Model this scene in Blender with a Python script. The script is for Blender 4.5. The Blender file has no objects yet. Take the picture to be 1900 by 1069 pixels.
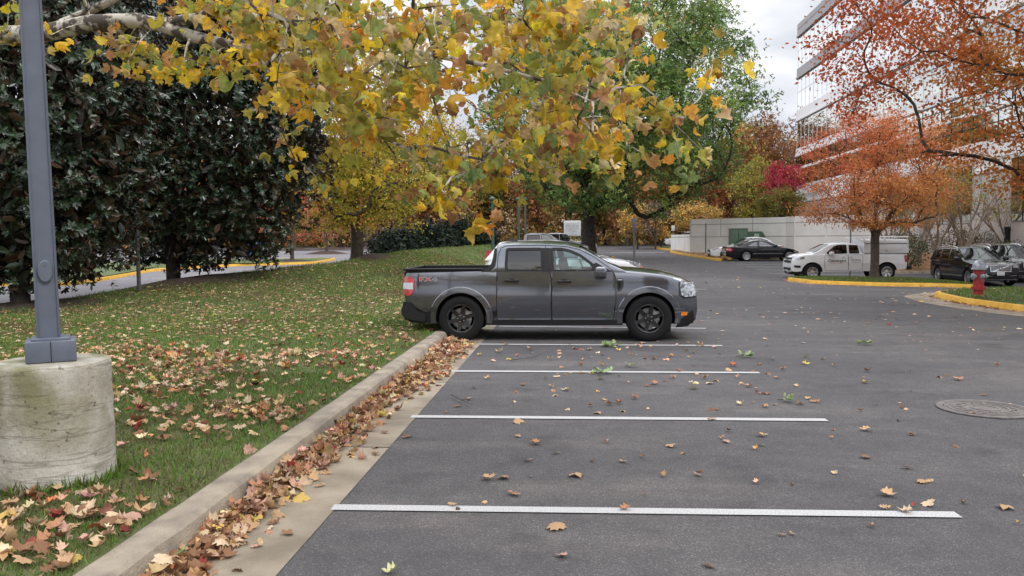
import bpy, bmesh, math, random
import numpy as np
from mathutils import Vector, Matrix, noise
rng = np.random.default_rng(11); random.seed(11)
sc = bpy.context.scene; COL = sc.collection
R = math.radians; PI = math.pi

# ------------------------------------------------------------------ camera
CH = 1.68; F = 1500.0
YAW = math.atan(114/1500); PITCH = math.atan(90.7/1500); ROLL = 0.007
fw = np.array([-math.sin(YAW)*math.cos(PITCH), math.cos(YAW)*math.cos(PITCH), -math.sin(PITCH)])
r0 = np.array([math.cos(YAW), math.sin(YAW), 0.0]); u0 = np.cross(r0, fw)
cu = u0*math.cos(ROLL) + r0*math.sin(ROLL); cr = r0*math.cos(ROLL) - u0*math.sin(ROLL)
def sstep(a, b, x):
    t = np.clip((np.asarray(x, float)-a)/(b-a), 0, 1); return t*t*(3-2*t)
def gz(x, y):                       # height of the paved ground
    y = np.asarray(y, float); x = np.asarray(x, float)
    t = np.maximum(0, y-34); rise = 0.0135*(t - 8*(1-np.exp(-t/8)))
    dip = (0.34*sstep(5, 13, x)+0.26*sstep(13, 20, x))*np.exp(-((y-36)/9.0)**2)
    return rise-dip
def ray(px, py): return fw*F + cr*(px-950) + cu*(534.5-py)
def G(px, py, dz=0.0):              # photo pixel to a point on the paved ground (+dz)
    d = ray(px, py); ys = np.linspace(1, 260, 5181); t = ys/d[1]
    h = CH+d[2]*t-gz(d[0]*t, ys)-dz; k = int(np.argmax(h < 0)) if (h < 0).any() else len(ys)-1
    a = h[k-1]/(h[k-1]-h[k]) if h[k] < 0 else 1; p = d*(t[k-1]+(t[k]-t[k-1])*a)
    return Vector((p[0], p[1], float(gz(p[0], p[1]))+dz))
def AT(px, py, Y):                  # point on the ray through a pixel at world distance Y
    d = ray(px, py); t = Y/d[1]; return Vector((d[0]*t, d[1]*t, CH+d[2]*t))
def proj(p):
    p = np.asarray(p, float)-np.array([0, 0, CH]); w = p@fw
    return 950+F*(p@cr)/w, 534.5-F*(p@cu)/w, w
cam = bpy.data.cameras.new('camera'); camo = bpy.data.objects.new('camera', cam); COL.objects.link(camo)
cam.sensor_width = 36; cam.lens = 36*F/1900; cam.clip_end = 2000; cam.clip_start = 0.05
Mx = Matrix.Identity(4)
for i in range(3):
    Mx[i][0] = cr[i]; Mx[i][1] = cu[i]; Mx[i][2] = -fw[i]
Mx[2][3] = CH; camo.matrix_world = Mx; sc.camera = camo

# ------------------------------------------------------------------ materials
def lin(h):
    h = h.lstrip('#'); c = [int(h[i:i+2], 16)/255 for i in (0, 2, 4)]
    return tuple(x/12.92 if x <= .04045 else ((x+.055)/1.055)**2.4 for x in c)
class NT:
    def __init__(s, m): s.n = m.node_tree.nodes; s.l = m.node_tree.links; s.n.clear()
    def add(s, t, **k):
        o = s.n.new(t)
        for a, b in k.items(): setattr(o, a, b)
        return o
    def to(s, a, b): s.l.new(a, b)
def newmat(name):
    m = bpy.data.materials.new(name); m.use_nodes = True; return m, NT(m)
def mat(name, col, rough=.6, metal=0., coat=0., var=.12, nscale=8., bump=0., bscale=60., col2=None, spec=.5, emit=None, crough=.04):
    m, t = newmat(name)
    o = t.add('ShaderNodeOutputMaterial'); b = t.add('ShaderNodeBsdfPrincipled'); t.to(b.outputs[0], o.inputs[0])
    tc = t.add('ShaderNodeTexCoord'); nz = t.add('ShaderNodeTexNoise'); nz.inputs['Scale'].default_value = nscale; nz.inputs['Detail'].default_value = 6
    t.to(tc.outputs['Object'], nz.inputs['Vector'])
    rp = t.add('ShaderNodeValToRGB'); t.to(nz.outputs[0], rp.inputs[0])
    c2 = col2 or tuple(min(1, x*(1+var)) for x in col); c1 = col if col2 else tuple(x*(1-var) for x in col)
    rp.color_ramp.elements[0].position = .35; rp.color_ramp.elements[1].position = .65
    rp.color_ramp.elements[0].color = (*c1, 1); rp.color_ramp.elements[1].color = (*c2, 1)
    t.to(rp.outputs[0], b.inputs['Base Color'])
    b.inputs['Roughness'].default_value = rough; b.inputs['Metallic'].default_value = metal
    b.inputs['Coat Weight'].default_value = coat; b.inputs['Coat Roughness'].default_value = crough
    b.inputs['Specular IOR Level'].default_value = spec
    if emit: b.inputs['Emission Color'].default_value = (*emit[:3], 1); b.inputs['Emission Strength'].default_value = emit[3]
    if bump:
        n2 = t.add('ShaderNodeTexNoise'); n2.inputs['Scale'].default_value = bscale; n2.inputs['Detail'].default_value = 8
        t.to(tc.outputs['Object'], n2.inputs['Vector'])
        bp = t.add('ShaderNodeBump'); bp.inputs['Strength'].default_value = bump; bp.inputs['Distance'].default_value = .02
        t.to(n2.outputs[0], bp.inputs['Height']); t.to(bp.outputs[0], b.inputs['Normal'])
    return m
def leafmat(name, trans=.35, rough=.5, spec=.4, mottle=.25, back=None):
    m, t = newmat(name)
    o = t.add('ShaderNodeOutputMaterial'); mx = t.add('ShaderNodeMixShader'); t.to(mx.outputs[0], o.inputs[0]); mx.inputs[0].default_value = trans
    b = t.add('ShaderNodeBsdfPrincipled'); tr = t.add('ShaderNodeBsdfTranslucent')
    at = t.add('ShaderNodeAttribute', attribute_name='col')
    tc = t.add('ShaderNodeTexCoord'); nz = t.add('ShaderNodeTexNoise'); nz.inputs['Scale'].default_value = 28; nz.inputs['Detail'].default_value = 5
    t.to(tc.outputs['Object'], nz.inputs['Vector'])
    mr = t.add('ShaderNodeMapRange'); mr.inputs[1].default_value = .3; mr.inputs[2].default_value = .7; mr.inputs[3].default_value = 1-mottle; mr.inputs[4].default_value = 1+mottle*.6
    t.to(nz.outputs[0], mr.inputs[0])
    mm = t.add('ShaderNodeVectorMath', operation='SCALE'); t.to(at.outputs['Color'], mm.inputs[0]); t.to(mr.outputs[0], mm.inputs['Scale'])
    src = mm.outputs[0]
    if back:
        g = t.add('ShaderNodeNewGeometry'); mc = t.add('ShaderNodeMix', data_type='RGBA'); t.to(g.outputs['Backfacing'], mc.inputs[0])
        t.to(src, mc.inputs[6]); mc.inputs[7].default_value = (*back, 1); src = mc.outputs[2]
    t.to(src, b.inputs['Base Color']); t.to(src, tr.inputs['Color'])
    b.inputs['Roughness'].default_value = rough; b.inputs['Specular IOR Level'].default_value = spec
    t.to(b.outputs[0], mx.inputs[1]); t.to(tr.outputs[0], mx.inputs[2]); return m
def glassmat(name, tint, refl=.06, rough=.02):
    m, t = newmat(name)
    o = t.add('ShaderNodeOutputMaterial'); mx = t.add('ShaderNodeMixShader'); t.to(mx.outputs[0], o.inputs[0])
    tr = t.add('ShaderNodeBsdfTransparent'); tr.inputs[0].default_value = (*tint, 1)
    gl = t.add('ShaderNodeBsdfGlossy'); gl.inputs['Roughness'].default_value = rough
    fr = t.add('ShaderNodeLayerWeight'); fr.inputs[0].default_value = .35
    mr = t.add('ShaderNodeMapRange'); mr.inputs[3].default_value = refl; mr.inputs[4].default_value = .9
    t.to(fr.outputs['Fresnel'], mr.inputs[0]); t.to(mr.outputs[0], mx.inputs[0])
    t.to(tr.outputs[0], mx.inputs[1]); t.to(gl.outputs[0], mx.inputs[2]); return m

# ------------------------------------------------------------------ mesh tools
def link(name, me, parent=None, loc=None, rotz=None):
    o = bpy.data.objects.new(name, me); COL.objects.link(o)
    if parent: o.parent = parent
    if loc is not None: o.location = loc
    if rotz is not None: o.rotation_euler = (0, 0, rotz)
    return o
def tag(o, label=None, cat=None, group=None, kind=None):
    if label: o['label'] = label
    if cat: o['category'] = cat
    if group: o['group'] = group
    if kind: o['kind'] = kind
    return o
def thing(name, label, cat, loc=(0, 0, 0), rotz=0, group=None):
    o = link(name, None, None, loc, rotz); return tag(o, label, cat, group)
def smooth(me, ang=35):
    me.polygons.foreach_set('use_smooth', np.ones(len(me.polygons), bool))
    me.set_sharp_from_angle(angle=R(ang))
class MB:
    def __init__(s): s.v = []; s.f = []; s.m = []
    def raw(s, V, Fs, mi=0):
        o = len(s.v); s.v += [tuple(map(float, p)) for p in V]; s.f += [tuple(i+o for i in q) for q in Fs]; s.m += [mi]*len(Fs)
    def box(s, c, d, rz=0, mi=0, M=None, bev=0):
        bm = bmesh.new(); bmesh.ops.create_cube(bm, size=1)
        for v in bm.verts: v.co = Vector((v.co.x*d[0], v.co.y*d[1], v.co.z*d[2]))
        if bev: bmesh.ops.bevel(bm, geom=bm.edges[:], offset=bev, segments=2, affect='EDGES', profile=.5)
        T = Matrix.Translation(Vector(c)) @ (M if M is not None else Matrix.Rotation(rz, 4, 'Z'))
        bm.verts.index_update()
        s.raw([T @ v.co for v in bm.verts], [[v.index for v in f.verts] for f in bm.faces], mi); bm.free()
    def tube(s, P, rad, n=8, mi=0, cap=True):
        P = [Vector(p) for p in P]
        if not hasattr(rad, '__len__'): rad = [rad]*len(P)
        V = []; Fs = []; prev = None
        for i, p in enumerate(P):
            d = (P[min(i+1, len(P)-1)]-P[max(i-1, 0)]).normalized()
            a = (prev - d*prev.dot(d)) if prev is not None else d.orthogonal()
            if a.length < 1e-6: a = d.orthogonal()
            a.normalize(); prev = a; b = d.cross(a)
            for k in range(n):
                q = 2*PI*k/n; V.append(p+(a*math.cos(q)+b*math.sin(q))*rad[i])
        for i in range(len(P)-1):
            for k in range(n):
                k2 = (k+1) % n; Fs.append((i*n+k, i*n+k2, (i+1)*n+k2, (i+1)*n+k))
        if cap:
            Fs.append(tuple(range(n-1, -1, -1))); Fs.append(tuple((len(P)-1)*n+k for k in range(n)))
        s.raw(V, Fs, mi)
    def lathe(s, prof, n=24, M=None, mi=0, closed=False):
        V = []; Fs = []; m = len(prof)
        for k in range(n):
            q = 2*PI*k/n
            for (r, z) in prof: V.append(Vector((r*math.cos(q), r*math.sin(q), z)))
        if M is not None: V = [M @ v for v in V]
        for k in range(n):
            k2 = (k+1) % n
            for j in range(m if closed else m-1):
                j2 = (j+1) % m; Fs.append((k*m+j, k2*m+j, k2*m+j2, k*m+j2))
        s.raw(V, Fs, mi)
    def prism(s, poly, a0, a1, M=None, mi=0):          # polygon in local x,y pushed along z
        n = len(poly); V = [Vector((x, y, a0)) for x, y in poly]+[Vector((x, y, a1)) for x, y in poly]
        if M is not None: V = [M @ v for v in V]
        Fs = [tuple(range(n-1, -1, -1)), tuple(range(n, 2*n))]+[(i, (i+1) % n, (i+1) % n+n, i+n) for i in range(n)]
        s.raw(V, Fs, mi)
    def mesh(s, name, mats, ang=35):
        me = bpy.data.meshes.new(name); me.from_pydata(s.v, [], s.f)
        for m in (mats if isinstance(mats, (list, tuple)) else [mats]): me.materials.append(m)
        me.polygons.foreach_set('material_index', s.m)
        if ang: smooth(me, ang)
        me.update(); return me
    def build(s, name, mats, parent=None, loc=None, rotz=None, ang=35):
        return link(name, s.mesh(name, mats, ang), parent, loc, rotz)
XZ = Matrix(((1, 0, 0, 0), (0, 0, 1, 0), (0, 1, 0, 0), (0, 0, 0, 1)))   # prism poly x,z pushed along y
def npmesh(name, V, Fq, mats, col=None, midx=None, sm=False):
    me = bpy.data.meshes.new(name); k = Fq.shape[1]; n = len(Fq)
    me.vertices.add(len(V)); me.vertices.foreach_set('co', np.ascontiguousarray(V, np.float32).ravel())
    me.loops.add(n*k); me.loops.foreach_set('vertex_index', np.ascontiguousarray(Fq, np.int32).ravel())
    me.polygons.add(n); me.polygons.foreach_set('loop_start', np.arange(0, n*k, k, dtype=np.int32))
    for m in (mats if isinstance(mats, (list, tuple)) else [mats]): me.materials.append(m)
    if midx is not None: me.polygons.foreach_set('material_index', midx.astype(np.int32))
    if sm: me.polygons.foreach_set('use_smooth', np.ones(n, bool))
    if col is not None:
        a = me.attributes.new('col', 'FLOAT_COLOR', 'POINT')
        c = np.ones((len(V), 4), np.float32); c[:, :3] = col; a.data.foreach_set('color', c.ravel())
    me.update(calc_edges=True); me.validate(); return me
def grid(name, xs, ys, zf, mats, parent=None, mask=None):
    X, Y = np.meshgrid(xs, ys); Z = zf(X, Y); V = np.stack([X, Y, Z], -1).reshape(-1, 3); nx = len(xs)
    i, j = np.meshgrid(np.arange(len(xs)-1), np.arange(len(ys)-1)); a = (j*nx+i).ravel()
    Fq = np.stack([a, a+1, a+1+nx, a+nx], 1)
    if mask is not None:
        c = V[Fq].mean(1); Fq = Fq[mask(c[:, 0], c[:, 1])]
    return link(name, npmesh(name, V, Fq, mats, sm=True), parent)

# ------------------------------------------------------------------ leaves
def unit(a): return a/np.maximum(np.linalg.norm(a, axis=-1, keepdims=True), 1e-9)
def leafcloud(name, pos, d, n, size, col, T, Tf, m, parent=None):
    """pos N,3; d leaf axis; n rough normal; T template verts k,3 ; Tf faces"""
    d = unit(d); n = unit(n - d*(n*d).sum(1, keepdims=True)); s = np.cross(n, d)
    if isinstance(T, list):
        w = rng.integers(0, len(T), len(pos)); TT = np.stack(T)[w]
    else: TT = np.broadcast_to(T, (len(pos),)+T.shape)
    sz = np.asarray(size).reshape(-1, 1, 1) if np.ndim(size) else size
    V = pos[:, None]+sz*(TT[..., 0:1]*d[:, None]+TT[..., 1:2]*s[:, None]+TT[..., 2:3]*n[:, None])
    k = TT.shape[1]; Fq = (np.arange(len(pos))*k)[:, None, None]+np.asarray(Tf)[None]
    me = npmesh(name, V.reshape(-1, 3), Fq.reshape(-1, Fq.shape[-1]), m, np.repeat(col, k, 0))
    return link(name, me, parent)
RH = (np.array([(0, 0, 0), (.5, .3, .07), (1, 0, -.03), (.5, -.3, .07)]), [(0, 1, 2, 3)])
CL = (np.array([(0, 0, 0), (.3, .22, .05), (.62, .05, 0), (.3, -.12, .05), (.35, .1, 0), (.62, .46, .1), (1, .3, -.05), (.7, .08, .02), (.3, -.1, .0), (.55, -.12, .1), (.95, -.42, -.04), (.55, -.45, .04)]),
      [(0, 1, 2, 3), (4, 5, 6, 7), (8, 9, 10, 11)])
MG = (np.array([(0, 0, 0), (.3, .17, .05), (.7, .17, .04), (1, 0, -.04), (.7, -.17, .04), (.3, -.17, .05), (.3, 0, 0), (.7, 0, 0)]),
      [(0, 6, 1, 0), (1, 6, 7, 2), (2, 7, 3, 2), (0, 5, 6, 0), (5, 4, 7, 6), (4, 3, 7, 4)])
MG = (MG[0], [(0, 6, 1), (1, 6, 7), (1, 7, 2), (2, 7, 3), (0, 5, 6), (5, 7, 6), (5, 4, 7), (4, 3, 7)])
def lobed(out, curl, fold, twist, seed):
    q = np.random.default_rng(seed); o = np.array(out, float); o = np.concatenate([o, (o[1:-1]*[1, -1])[::-1]]) ; c = np.array([[.42, 0]])
    mid = c+(o-c)*.55; P = np.concatenate([c, mid, o])
    P[len(o)+1:] += q.normal(0, .015, (len(o), 2))
    z = curl*(((P[:, 0]-.45)**2)+1.3*P[:, 1]**2)+fold*np.abs(P[:, 1])+twist*P[:, 0]*P[:, 1]+q.normal(0, .02, len(P))
    n = len(o); Fs = []
    for i in range(n):
        j = (i+1) % n; Fs += [(0, 1+j, 1+i), (1+i, 1+j, 1+n+j), (1+i, 1+n+j, 1+n+i)]
    return np.column_stack([P, z]), Fs
SYC = [(0, 0), (-.1, .2), (.02, .32), (.08, .55), (.22, .42), (.42, .56), (.52, .38), (.56, .2), (.74, .22), (1, 0)]
OAK = [(0, 0), (.12, .07), (.2, .25), (.3, .1), (.42, .34), (.52, .12), (.64, .33), (.72, .1), (.85, .2), (1, 0)]
def stalk(a):
    T, Fs = a; n = len(T); z = T[1, 2]; return np.concatenate([T, [(-.62, .014, z+.10), (-.62, -.014, z+.10), (0, 0, z)]]), Fs+[(n, n+1, n+2)]
sv = [stalk(lobed(SYC, c, f, t, i)) for i, (c, f, t) in enumerate([(-1.2, .35, .4), (.8, -.45, -.5), (-1.8, .5, .7), (.4, .5, .8), (-2.0, -.25, -.5), (-.6, .9, .2), (1.4, -.1, .9)])]
SYCT = ([a for a, b in sv], sv[0][1])
gv = [lobed(SYC, c, f, t, 20+i) for i, (c, f, t) in enumerate([(.7, -.15, .45), (1.0, .1, -.6), (-.6, .3, .7), (1.5, -.25, .4), (-1.1, .4, -.5)])]
LIT = ([a for a, b in gv], gv[0][1])
ov = [lobed(OAK, c, f, t, 40+i) for i, (c, f, t) in enumerate([(.5, .1, .3), (-.4, .25, -.5), (.9, -.2, .5)])]
OAKT = ([a for a, b in ov], ov[0][1])
def pick(pal, n):
    w = np.array([p[0] for p in pal], float); c = np.array([p[1] for p in pal])
    return c[rng.choice(len(pal), n, p=w/w.sum())]
def jitter(c, a=.18):
    return np.clip(c*(1+rng.normal(0, a, (len(c), 1)))*(1+rng.normal(0, a*.35, c.shape)), .004, .95)
def hexpal(*a): return [(w, lin(h)) for w, h in a]

# ------------------------------------------------------------------ trees
def skeleton(trunk, targets, step=.5, droop=.12):
    P = [np.array(p, float) for p in trunk]; par = [-1]+list(range(len(trunk)-1)); tips = []; paths = []
    c0 = P[-1]; order = np.argsort(np.linalg.norm(targets-P[len(P)//2], axis=1))
    A = np.zeros((len(P)+len(targets)*40, 3)); A[:len(P)] = P; n = len(P); D = np.zeros_like(A); D[1:n] = unit(A[1:n]-A[:n-1]); D[0] = (0, 0, 1); first = max(1, int(len(trunk)*.35))
    for i in order:
        t = targets[i]; d = A[first:n]-t; L = np.linalg.norm(d, axis=1)
        hd = np.hypot(d[:, 0], d[:, 1]); cost = L*(1+.55*(1+(d*D[first:n]).sum(1)/np.maximum(L, 1e-6)))+.7*np.maximum(0, A[first:n, 2]-t[2]+.35*hd)
        j = int(np.argmin(cost))+first; p0 = A[j]; L = np.linalg.norm(t-p0)
        pd = unit(p0-A[par[j]]) if par[j] >= 0 else np.array([0, 0, 1.])
        c = p0+pd*L*.38+(t-p0)*.12+np.array([0, 0, L*droop])+rng.normal(0, .04*L, 3)
        m = int(max(2, min(30, round(L/step)))); ids = [j]
        for k in range(1, m+1):
            u = k/m; q = p0*(1-u)**2+2*c*u*(1-u)+t*u*u
            A[n] = q; D[n] = unit(q-A[ids[-1]]); par.append(ids[-1]); ids.append(n); n += 1
        paths.append(ids); tips.append(ids[-1])
    return A[:n], par, paths, tips
def radii(A, par, tips, rt, R0):
    cnt = np.zeros(len(A))
    for t in tips:
        cnt[t] += 1
    for i in range(len(A)-1, 0, -1): cnt[par[i]] += cnt[i]
    p = math.log(R0/rt)/math.log(max(2, cnt[0])); return rt*np.maximum(cnt, 1)**p
def limbs(mb, A, par, paths, rad, ntrunk, nmax=10, rmin=0):
    def ns(r): return nmax if r > .1 else 6 if r > .035 else 4 if r > .012 else 3
    mb.tube(A[:ntrunk], rad[:ntrunk], nmax)
    for ids in paths:
        rr = rad[ids].copy(); rr[0] = min(rr[0], rr[1]*1.15)
        if rr[1] < rmin: continue
        mb.tube(A[ids], rr, ns(rr[1]), cap=False)
def fbm(p, s, o=0.): return np.array([noise.noise(Vector((q[0]*s+o, q[1]*s, q[2]*s))) for q in p])
def envelope(c, rad, n, flat=0., inner=.35, gap=-.15, ns=.35, shape='e'):
    out = []
    while len(out) < n:
        d = unit(rng.normal(size=(n, 3))); r = inner+(1-inner)*rng.random(n)**.6
        p = d*r[:, None]
        if shape == 'cone':
            h = (p[:, 2]+1)/2; p[:, :2] *= (1.12-h)[:, None]
        if flat: p[:, 2] = np.maximum(p[:, 2], -flat)
        p = p*np.array(rad)+np.array(c)
        p *= 1
        keep = fbm(p, ns, c[0]*.37) > gap
        out += list(p[keep])
    return np.array(out[:n])
def crown(name, centres, per, sig, size, pal, T, m, parent, up=.5, cl=.14, jl=.16, colfn=None, dirv=None):
    n = len(centres)*per; c = np.repeat(centres, per, 0)
    pos = c+rng.normal(size=(n, 3))*np.array(sig)
    col = np.repeat(jitter(pick(pal, len(centres)), cl), per, 0) if colfn is None else colfn(pos)
    mixc = pick(pal, n); k = rng.random(n) < .3; col = np.where(k[:, None], mixc, col) if colfn is None else col
    nrm = rng.normal(size=(n, 3)); nrm[:, 2] += up*2
    d = rng.normal(size=(n, 3)) if dirv is None else np.repeat(dirv, per, 0)+rng.normal(size=(n, 3))*.8
    d[:, 2] -= .3
    return leafcloud(name, pos, d, nrm, size*rng.uniform(.65, 1.3, n), jitter(col, jl), T[0], T[1], m, parent)
def tree(name, label, base, trunk_h, trunk_r, c, rad, nt, per, size, sig, pal, m, bark, cat='tree', group=None, T=RH, flat=0., inner=.35, gap=-.15, ns=.35, shape='e',
         twig=.012, step=.5, lean=(0, 0), droop=.12, mid=1, up=.5, colfn=None, rmin=0, flare=1.5):
    """c is the crown centre relative to the base"""
    o = thing(name, label, cat, base, 0, group)
    tg = envelope(c, rad, nt, flat, inner, gap, ns, shape)
    tp = [(lean[0]*u+.04*trunk_h*math.sin(3*u)*.3, lean[1]*u, trunk_h*u-.05) for u in np.linspace(0, 1, 8)]
    top = c[2]+rad[2]*.55
    if top > trunk_h: tp += [(lean[0]+(c[0]-lean[0])*u*.8+rng.normal(0, .04)*rad[0]*u, lean[1]+(c[1]-lean[1])*u*.8, trunk_h+(top-trunk_h)*u) for u in (.25, .5, .75, 1)]
    A, par, paths, tips = skeleton(tp, tg, step, droop)
    rd = radii(A, par, tips, twig, trunk_r); rd[0] *= flare; rd[1] *= 1+(flare-1)*.35
    mb = MB(); limbs(mb, A, par, paths, rd, len(tp), rmin=rmin); mb.build('trunk', bark, o, ang=60)
    cs = [A[t] for t in tips]
    if mid:
        for ids in paths:
            if len(ids) > 3: cs.append(A[ids[-2]]); 
            if len(ids) > 6 and mid > 1: cs.append(A[ids[-4]])
    crown('crown', np.array(cs), per, sig, size, pal, T, m, o, up, colfn=colfn)
    return o
# ------------------------------------------------------------------ world and light
w = bpy.data.worlds.new('World'); sc.world = w; w.use_nodes = True; t = NT(w)
SUN_EL, SUN_AZ = R(45), R(128)                 # azimuth clockwise from +Y
o = t.add('ShaderNodeOutputWorld'); mx = t.add('ShaderNodeMixShader'); t.to(mx.outputs[0], o.inputs[0])
sky = t.add('ShaderNodeTexSky', sky_type='NISHITA', sun_disc=False, sun_elevation=SUN_EL, sun_rotation=SUN_AZ)
b1 = t.add('ShaderNodeBackground'); t.to(sky.outputs[0], b1.inputs[0]); b1.inputs[1].default_value = .15
b2 = t.add('ShaderNodeBackground'); b2.inputs[1].default_value = 1.0
tc = t.add('ShaderNodeTexCoord'); sp = t.add('ShaderNodeSeparateXYZ'); t.to(tc.outputs['Generated'], sp.inputs[0])
mp = t.add('ShaderNodeMapping'); mp.inputs['Scale'].default_value = (1.3, 1.3, 3.2); mp.inputs['Location'].default_value = (.3, .9, .1); t.to(tc.outputs['Generated'], mp.inputs[0])
n1 = t.add('ShaderNodeTexNoise'); n1.inputs['Scale'].default_value = 2.6; n1.inputs['Detail'].default_value = 9; n1.inputs['Roughness'].default_value = .55; n1.inputs['Distortion'].default_value = .4
t.to(mp.outputs[0], n1.inputs['Vector'])
cr1 = t.add('ShaderNodeValToRGB'); t.to(n1.outputs[0], cr1.inputs[0])
cr1.color_ramp.elements[0].position = .25; cr1.color_ramp.elements[1].position = .36
t.to(cr1.outputs[0], mx.inputs[0]); t.to(b1.outputs[0], mx.inputs[1]); t.to(b2.outputs[0], mx.inputs[2])
n2 = t.add('ShaderNodeTexNoise'); n2.inputs['Scale'].default_value = 3.3; n2.inputs['Detail'].default_value = 8; t.to(mp.outputs[0], n2.inputs['Vector'])
cr2 = t.add('ShaderNodeValToRGB'); t.to(n2.outputs[0], cr2.inputs[0])
cr2.color_ramp.elements[0].position = .38; cr2.color_ramp.elements[0].color = (.60, .64, .72, 1)
cr2.color_ramp.elements[1].position = .60; cr2.color_ramp.elements[1].color = (.98, .98, 1.0, 1)
mr = t.add('ShaderNodeMapRange'); mr.inputs[1].default_value = .26; mr.inputs[2].default_value = .62; mr.inputs[3].default_value = .92; mr.inputs[4].default_value = 2.15
t.to(sp.outputs['Z'], mr.inputs[0])
vm = t.add('ShaderNodeVectorMath', operation='SCALE'); t.to(cr2.outputs[0], vm.inputs[0]); t.to(mr.outputs[0], vm.inputs['Scale']); t.to(vm.outputs[0], b2.inputs[0])
sun = bpy.data.lights.new('sun', 'SUN'); sun.energy = 1.3; sun.angle = R(16); sun.color = (1, .95, .88)
so = bpy.data.objects.new('sun', sun); COL.objects.link(so)
sd = Vector((math.sin(SUN_AZ)*math.cos(SUN_EL), math.cos(SUN_AZ)*math.cos(SUN_EL), math.sin(SUN_EL)))
so.rotation_euler = sd.to_track_quat('Z', 'Y').to_euler()
vs = sc.view_settings; vs.view_transform = 'Standard'; vs.look = 'None'; vs.exposure = 0.3; vs.gamma = 1; vs.use_curve_mapping = False
sc.cycles.max_bounces = 8; sc.cycles.transparent_max_bounces = 12; sc.cycles.diffuse_bounces = 3; sc.cycles.glossy_bounces = 4

# ------------------------------------------------------------------ ground materials
def asphaltmat(name, base, patch, speck=1.0):
    m, t = newmat(name)
    o = t.add('ShaderNodeOutputMaterial'); b = t.add('ShaderNodeBsdfPrincipled'); t.to(b.outputs[0], o.inputs[0])
    tc = t.add('ShaderNodeTexCoord')
    def nz(s, d, r=.6, st=None):
        n = t.add('ShaderNodeTexNoise'); n.inputs['Scale'].default_value = s; n.inputs['Detail'].default_value = d; n.inputs['Roughness'].default_value = r
        if st:
            q = t.add('ShaderNodeMapping'); q.inputs['Scale'].default_value = st; t.to(tc.outputs['Object'], q.inputs[0]); t.to(q.outputs[0], n.inputs['Vector'])
        else: t.to(tc.outputs['Object'], n.inputs['Vector'])
        return n
    def rmp(n, a, ca, b_, cb, out=0):
        r = t.add('ShaderNodeValToRGB'); t.to(n.outputs[out], r.inputs[0]); r.color_ramp.elements[0].position = a; r.color_ramp.elements[1].position = b_
        r.color_ramp.elements[0].color = (*ca, 1); r.color_ramp.elements[1].color = (*cb, 1); return r
    def mul(a, b_, f=1., mode='MULTIPLY'):
        x = t.add('ShaderNodeMix', data_type='RGBA', blend_type=mode); x.inputs[0].default_value = f; t.to(a, x.inputs[6]); t.to(b_, x.inputs[7]); return x.outputs[2]
    big = rmp(nz(.22, 5, .55, (1, 1.6, 1)), .38, base, .66, patch)
    v = t.add('ShaderNodeTexVoronoi'); v.inputs['Scale'].default_value = 150; t.to(tc.outputs['Object'], v.inputs['Vector'])
    sepc = t.add('ShaderNodeSeparateColor'); t.to(v.outputs['Color'], sepc.inputs[0])
    rs = t.add('ShaderNodeValToRGB'); t.to(sepc.outputs[0], rs.inputs[0])
    e = rs.color_ramp.elements; e[0].position = 0; e[0].color = (.66, .66, .67, 1); e[1].position = .8; e[1].color = (1.1, 1.08, 1.08, 1)
    k = e.new(.93); k.color = (1.25, 1.22, 1.2, 1); k = e.new(.965); k.color = (1.9, 1.85, 1.75, 1)
    mid = rmp(nz(3.5, 8, .7), .3, (.8, .8, .8), .7, (1.16, 1.15, 1.14))
    stain = rmp(nz(.9, 7, .62, (.5, 1.6, 1)), .50, (1, 1, 1), .70, (1.42, 1.34, 1.30))
    oil = rmp(nz(1.3, 3, .5), .27, (.70, .70, .71), .40, (1, 1, 1)); c = mul(mul(mul(mul(big.outputs[0], rs.outputs[0]), mid.outputs[0]), stain.outputs[0]), oil.outputs[0]); t.to(c, b.inputs['Base Color'])
    b.inputs['Roughness'].default_value = .82; b.inputs['Specular IOR Level'].default_value = .35
    bp = t.add('ShaderNodeBump'); bp.inputs['Strength'].default_value = .55; bp.inputs['Distance'].default_value = .006
    t.to(v.outputs['Distance'], bp.inputs['Height']); t.to(bp.outputs[0], b.inputs['Normal']); return m
M_asph = asphaltmat('asphalt', (.071, .069, .073), (.099, .095, .096))
M_asph2 = asphaltmat('lane_asphalt', (.15, .148, .16), (.185, .18, .19))
M_conc = mat('kerb_concrete', lin('80766a'), .9, var=.22, nscale=4, bump=.6, bscale=70, col2=lin('a39786'))
M_gut = mat('gutter_concrete', lin('756b5c'), .9, var=.2, nscale=2.2, bump=.4, bscale=60, col2=lin('9a8e7d'))
M_yel = mat('yellow_kerb_paint', lin('c9962a'), .7, nscale=4, col2=lin('dcae45'), bump=.3)
M_mulch = mat('mulch', (.022, .013, .010), .95, nscale=30, col2=(.07, .04, .028), bump=1, bscale=45)
M_litter = mat('woodland_floor', (.16, .09, .05), .95, nscale=2.5, col2=(.30, .19, .11), bump=.6, bscale=20)
M_grass0 = mat('lawn_soil', (.060, .075, .022), .95, nscale=1.1, col2=(.115, .125, .042), bump=.8, bscale=60)
M_white = mat('road_paint', (.55, .55, .55), .75, nscale=90, col2=(.80, .80, .79))

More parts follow.
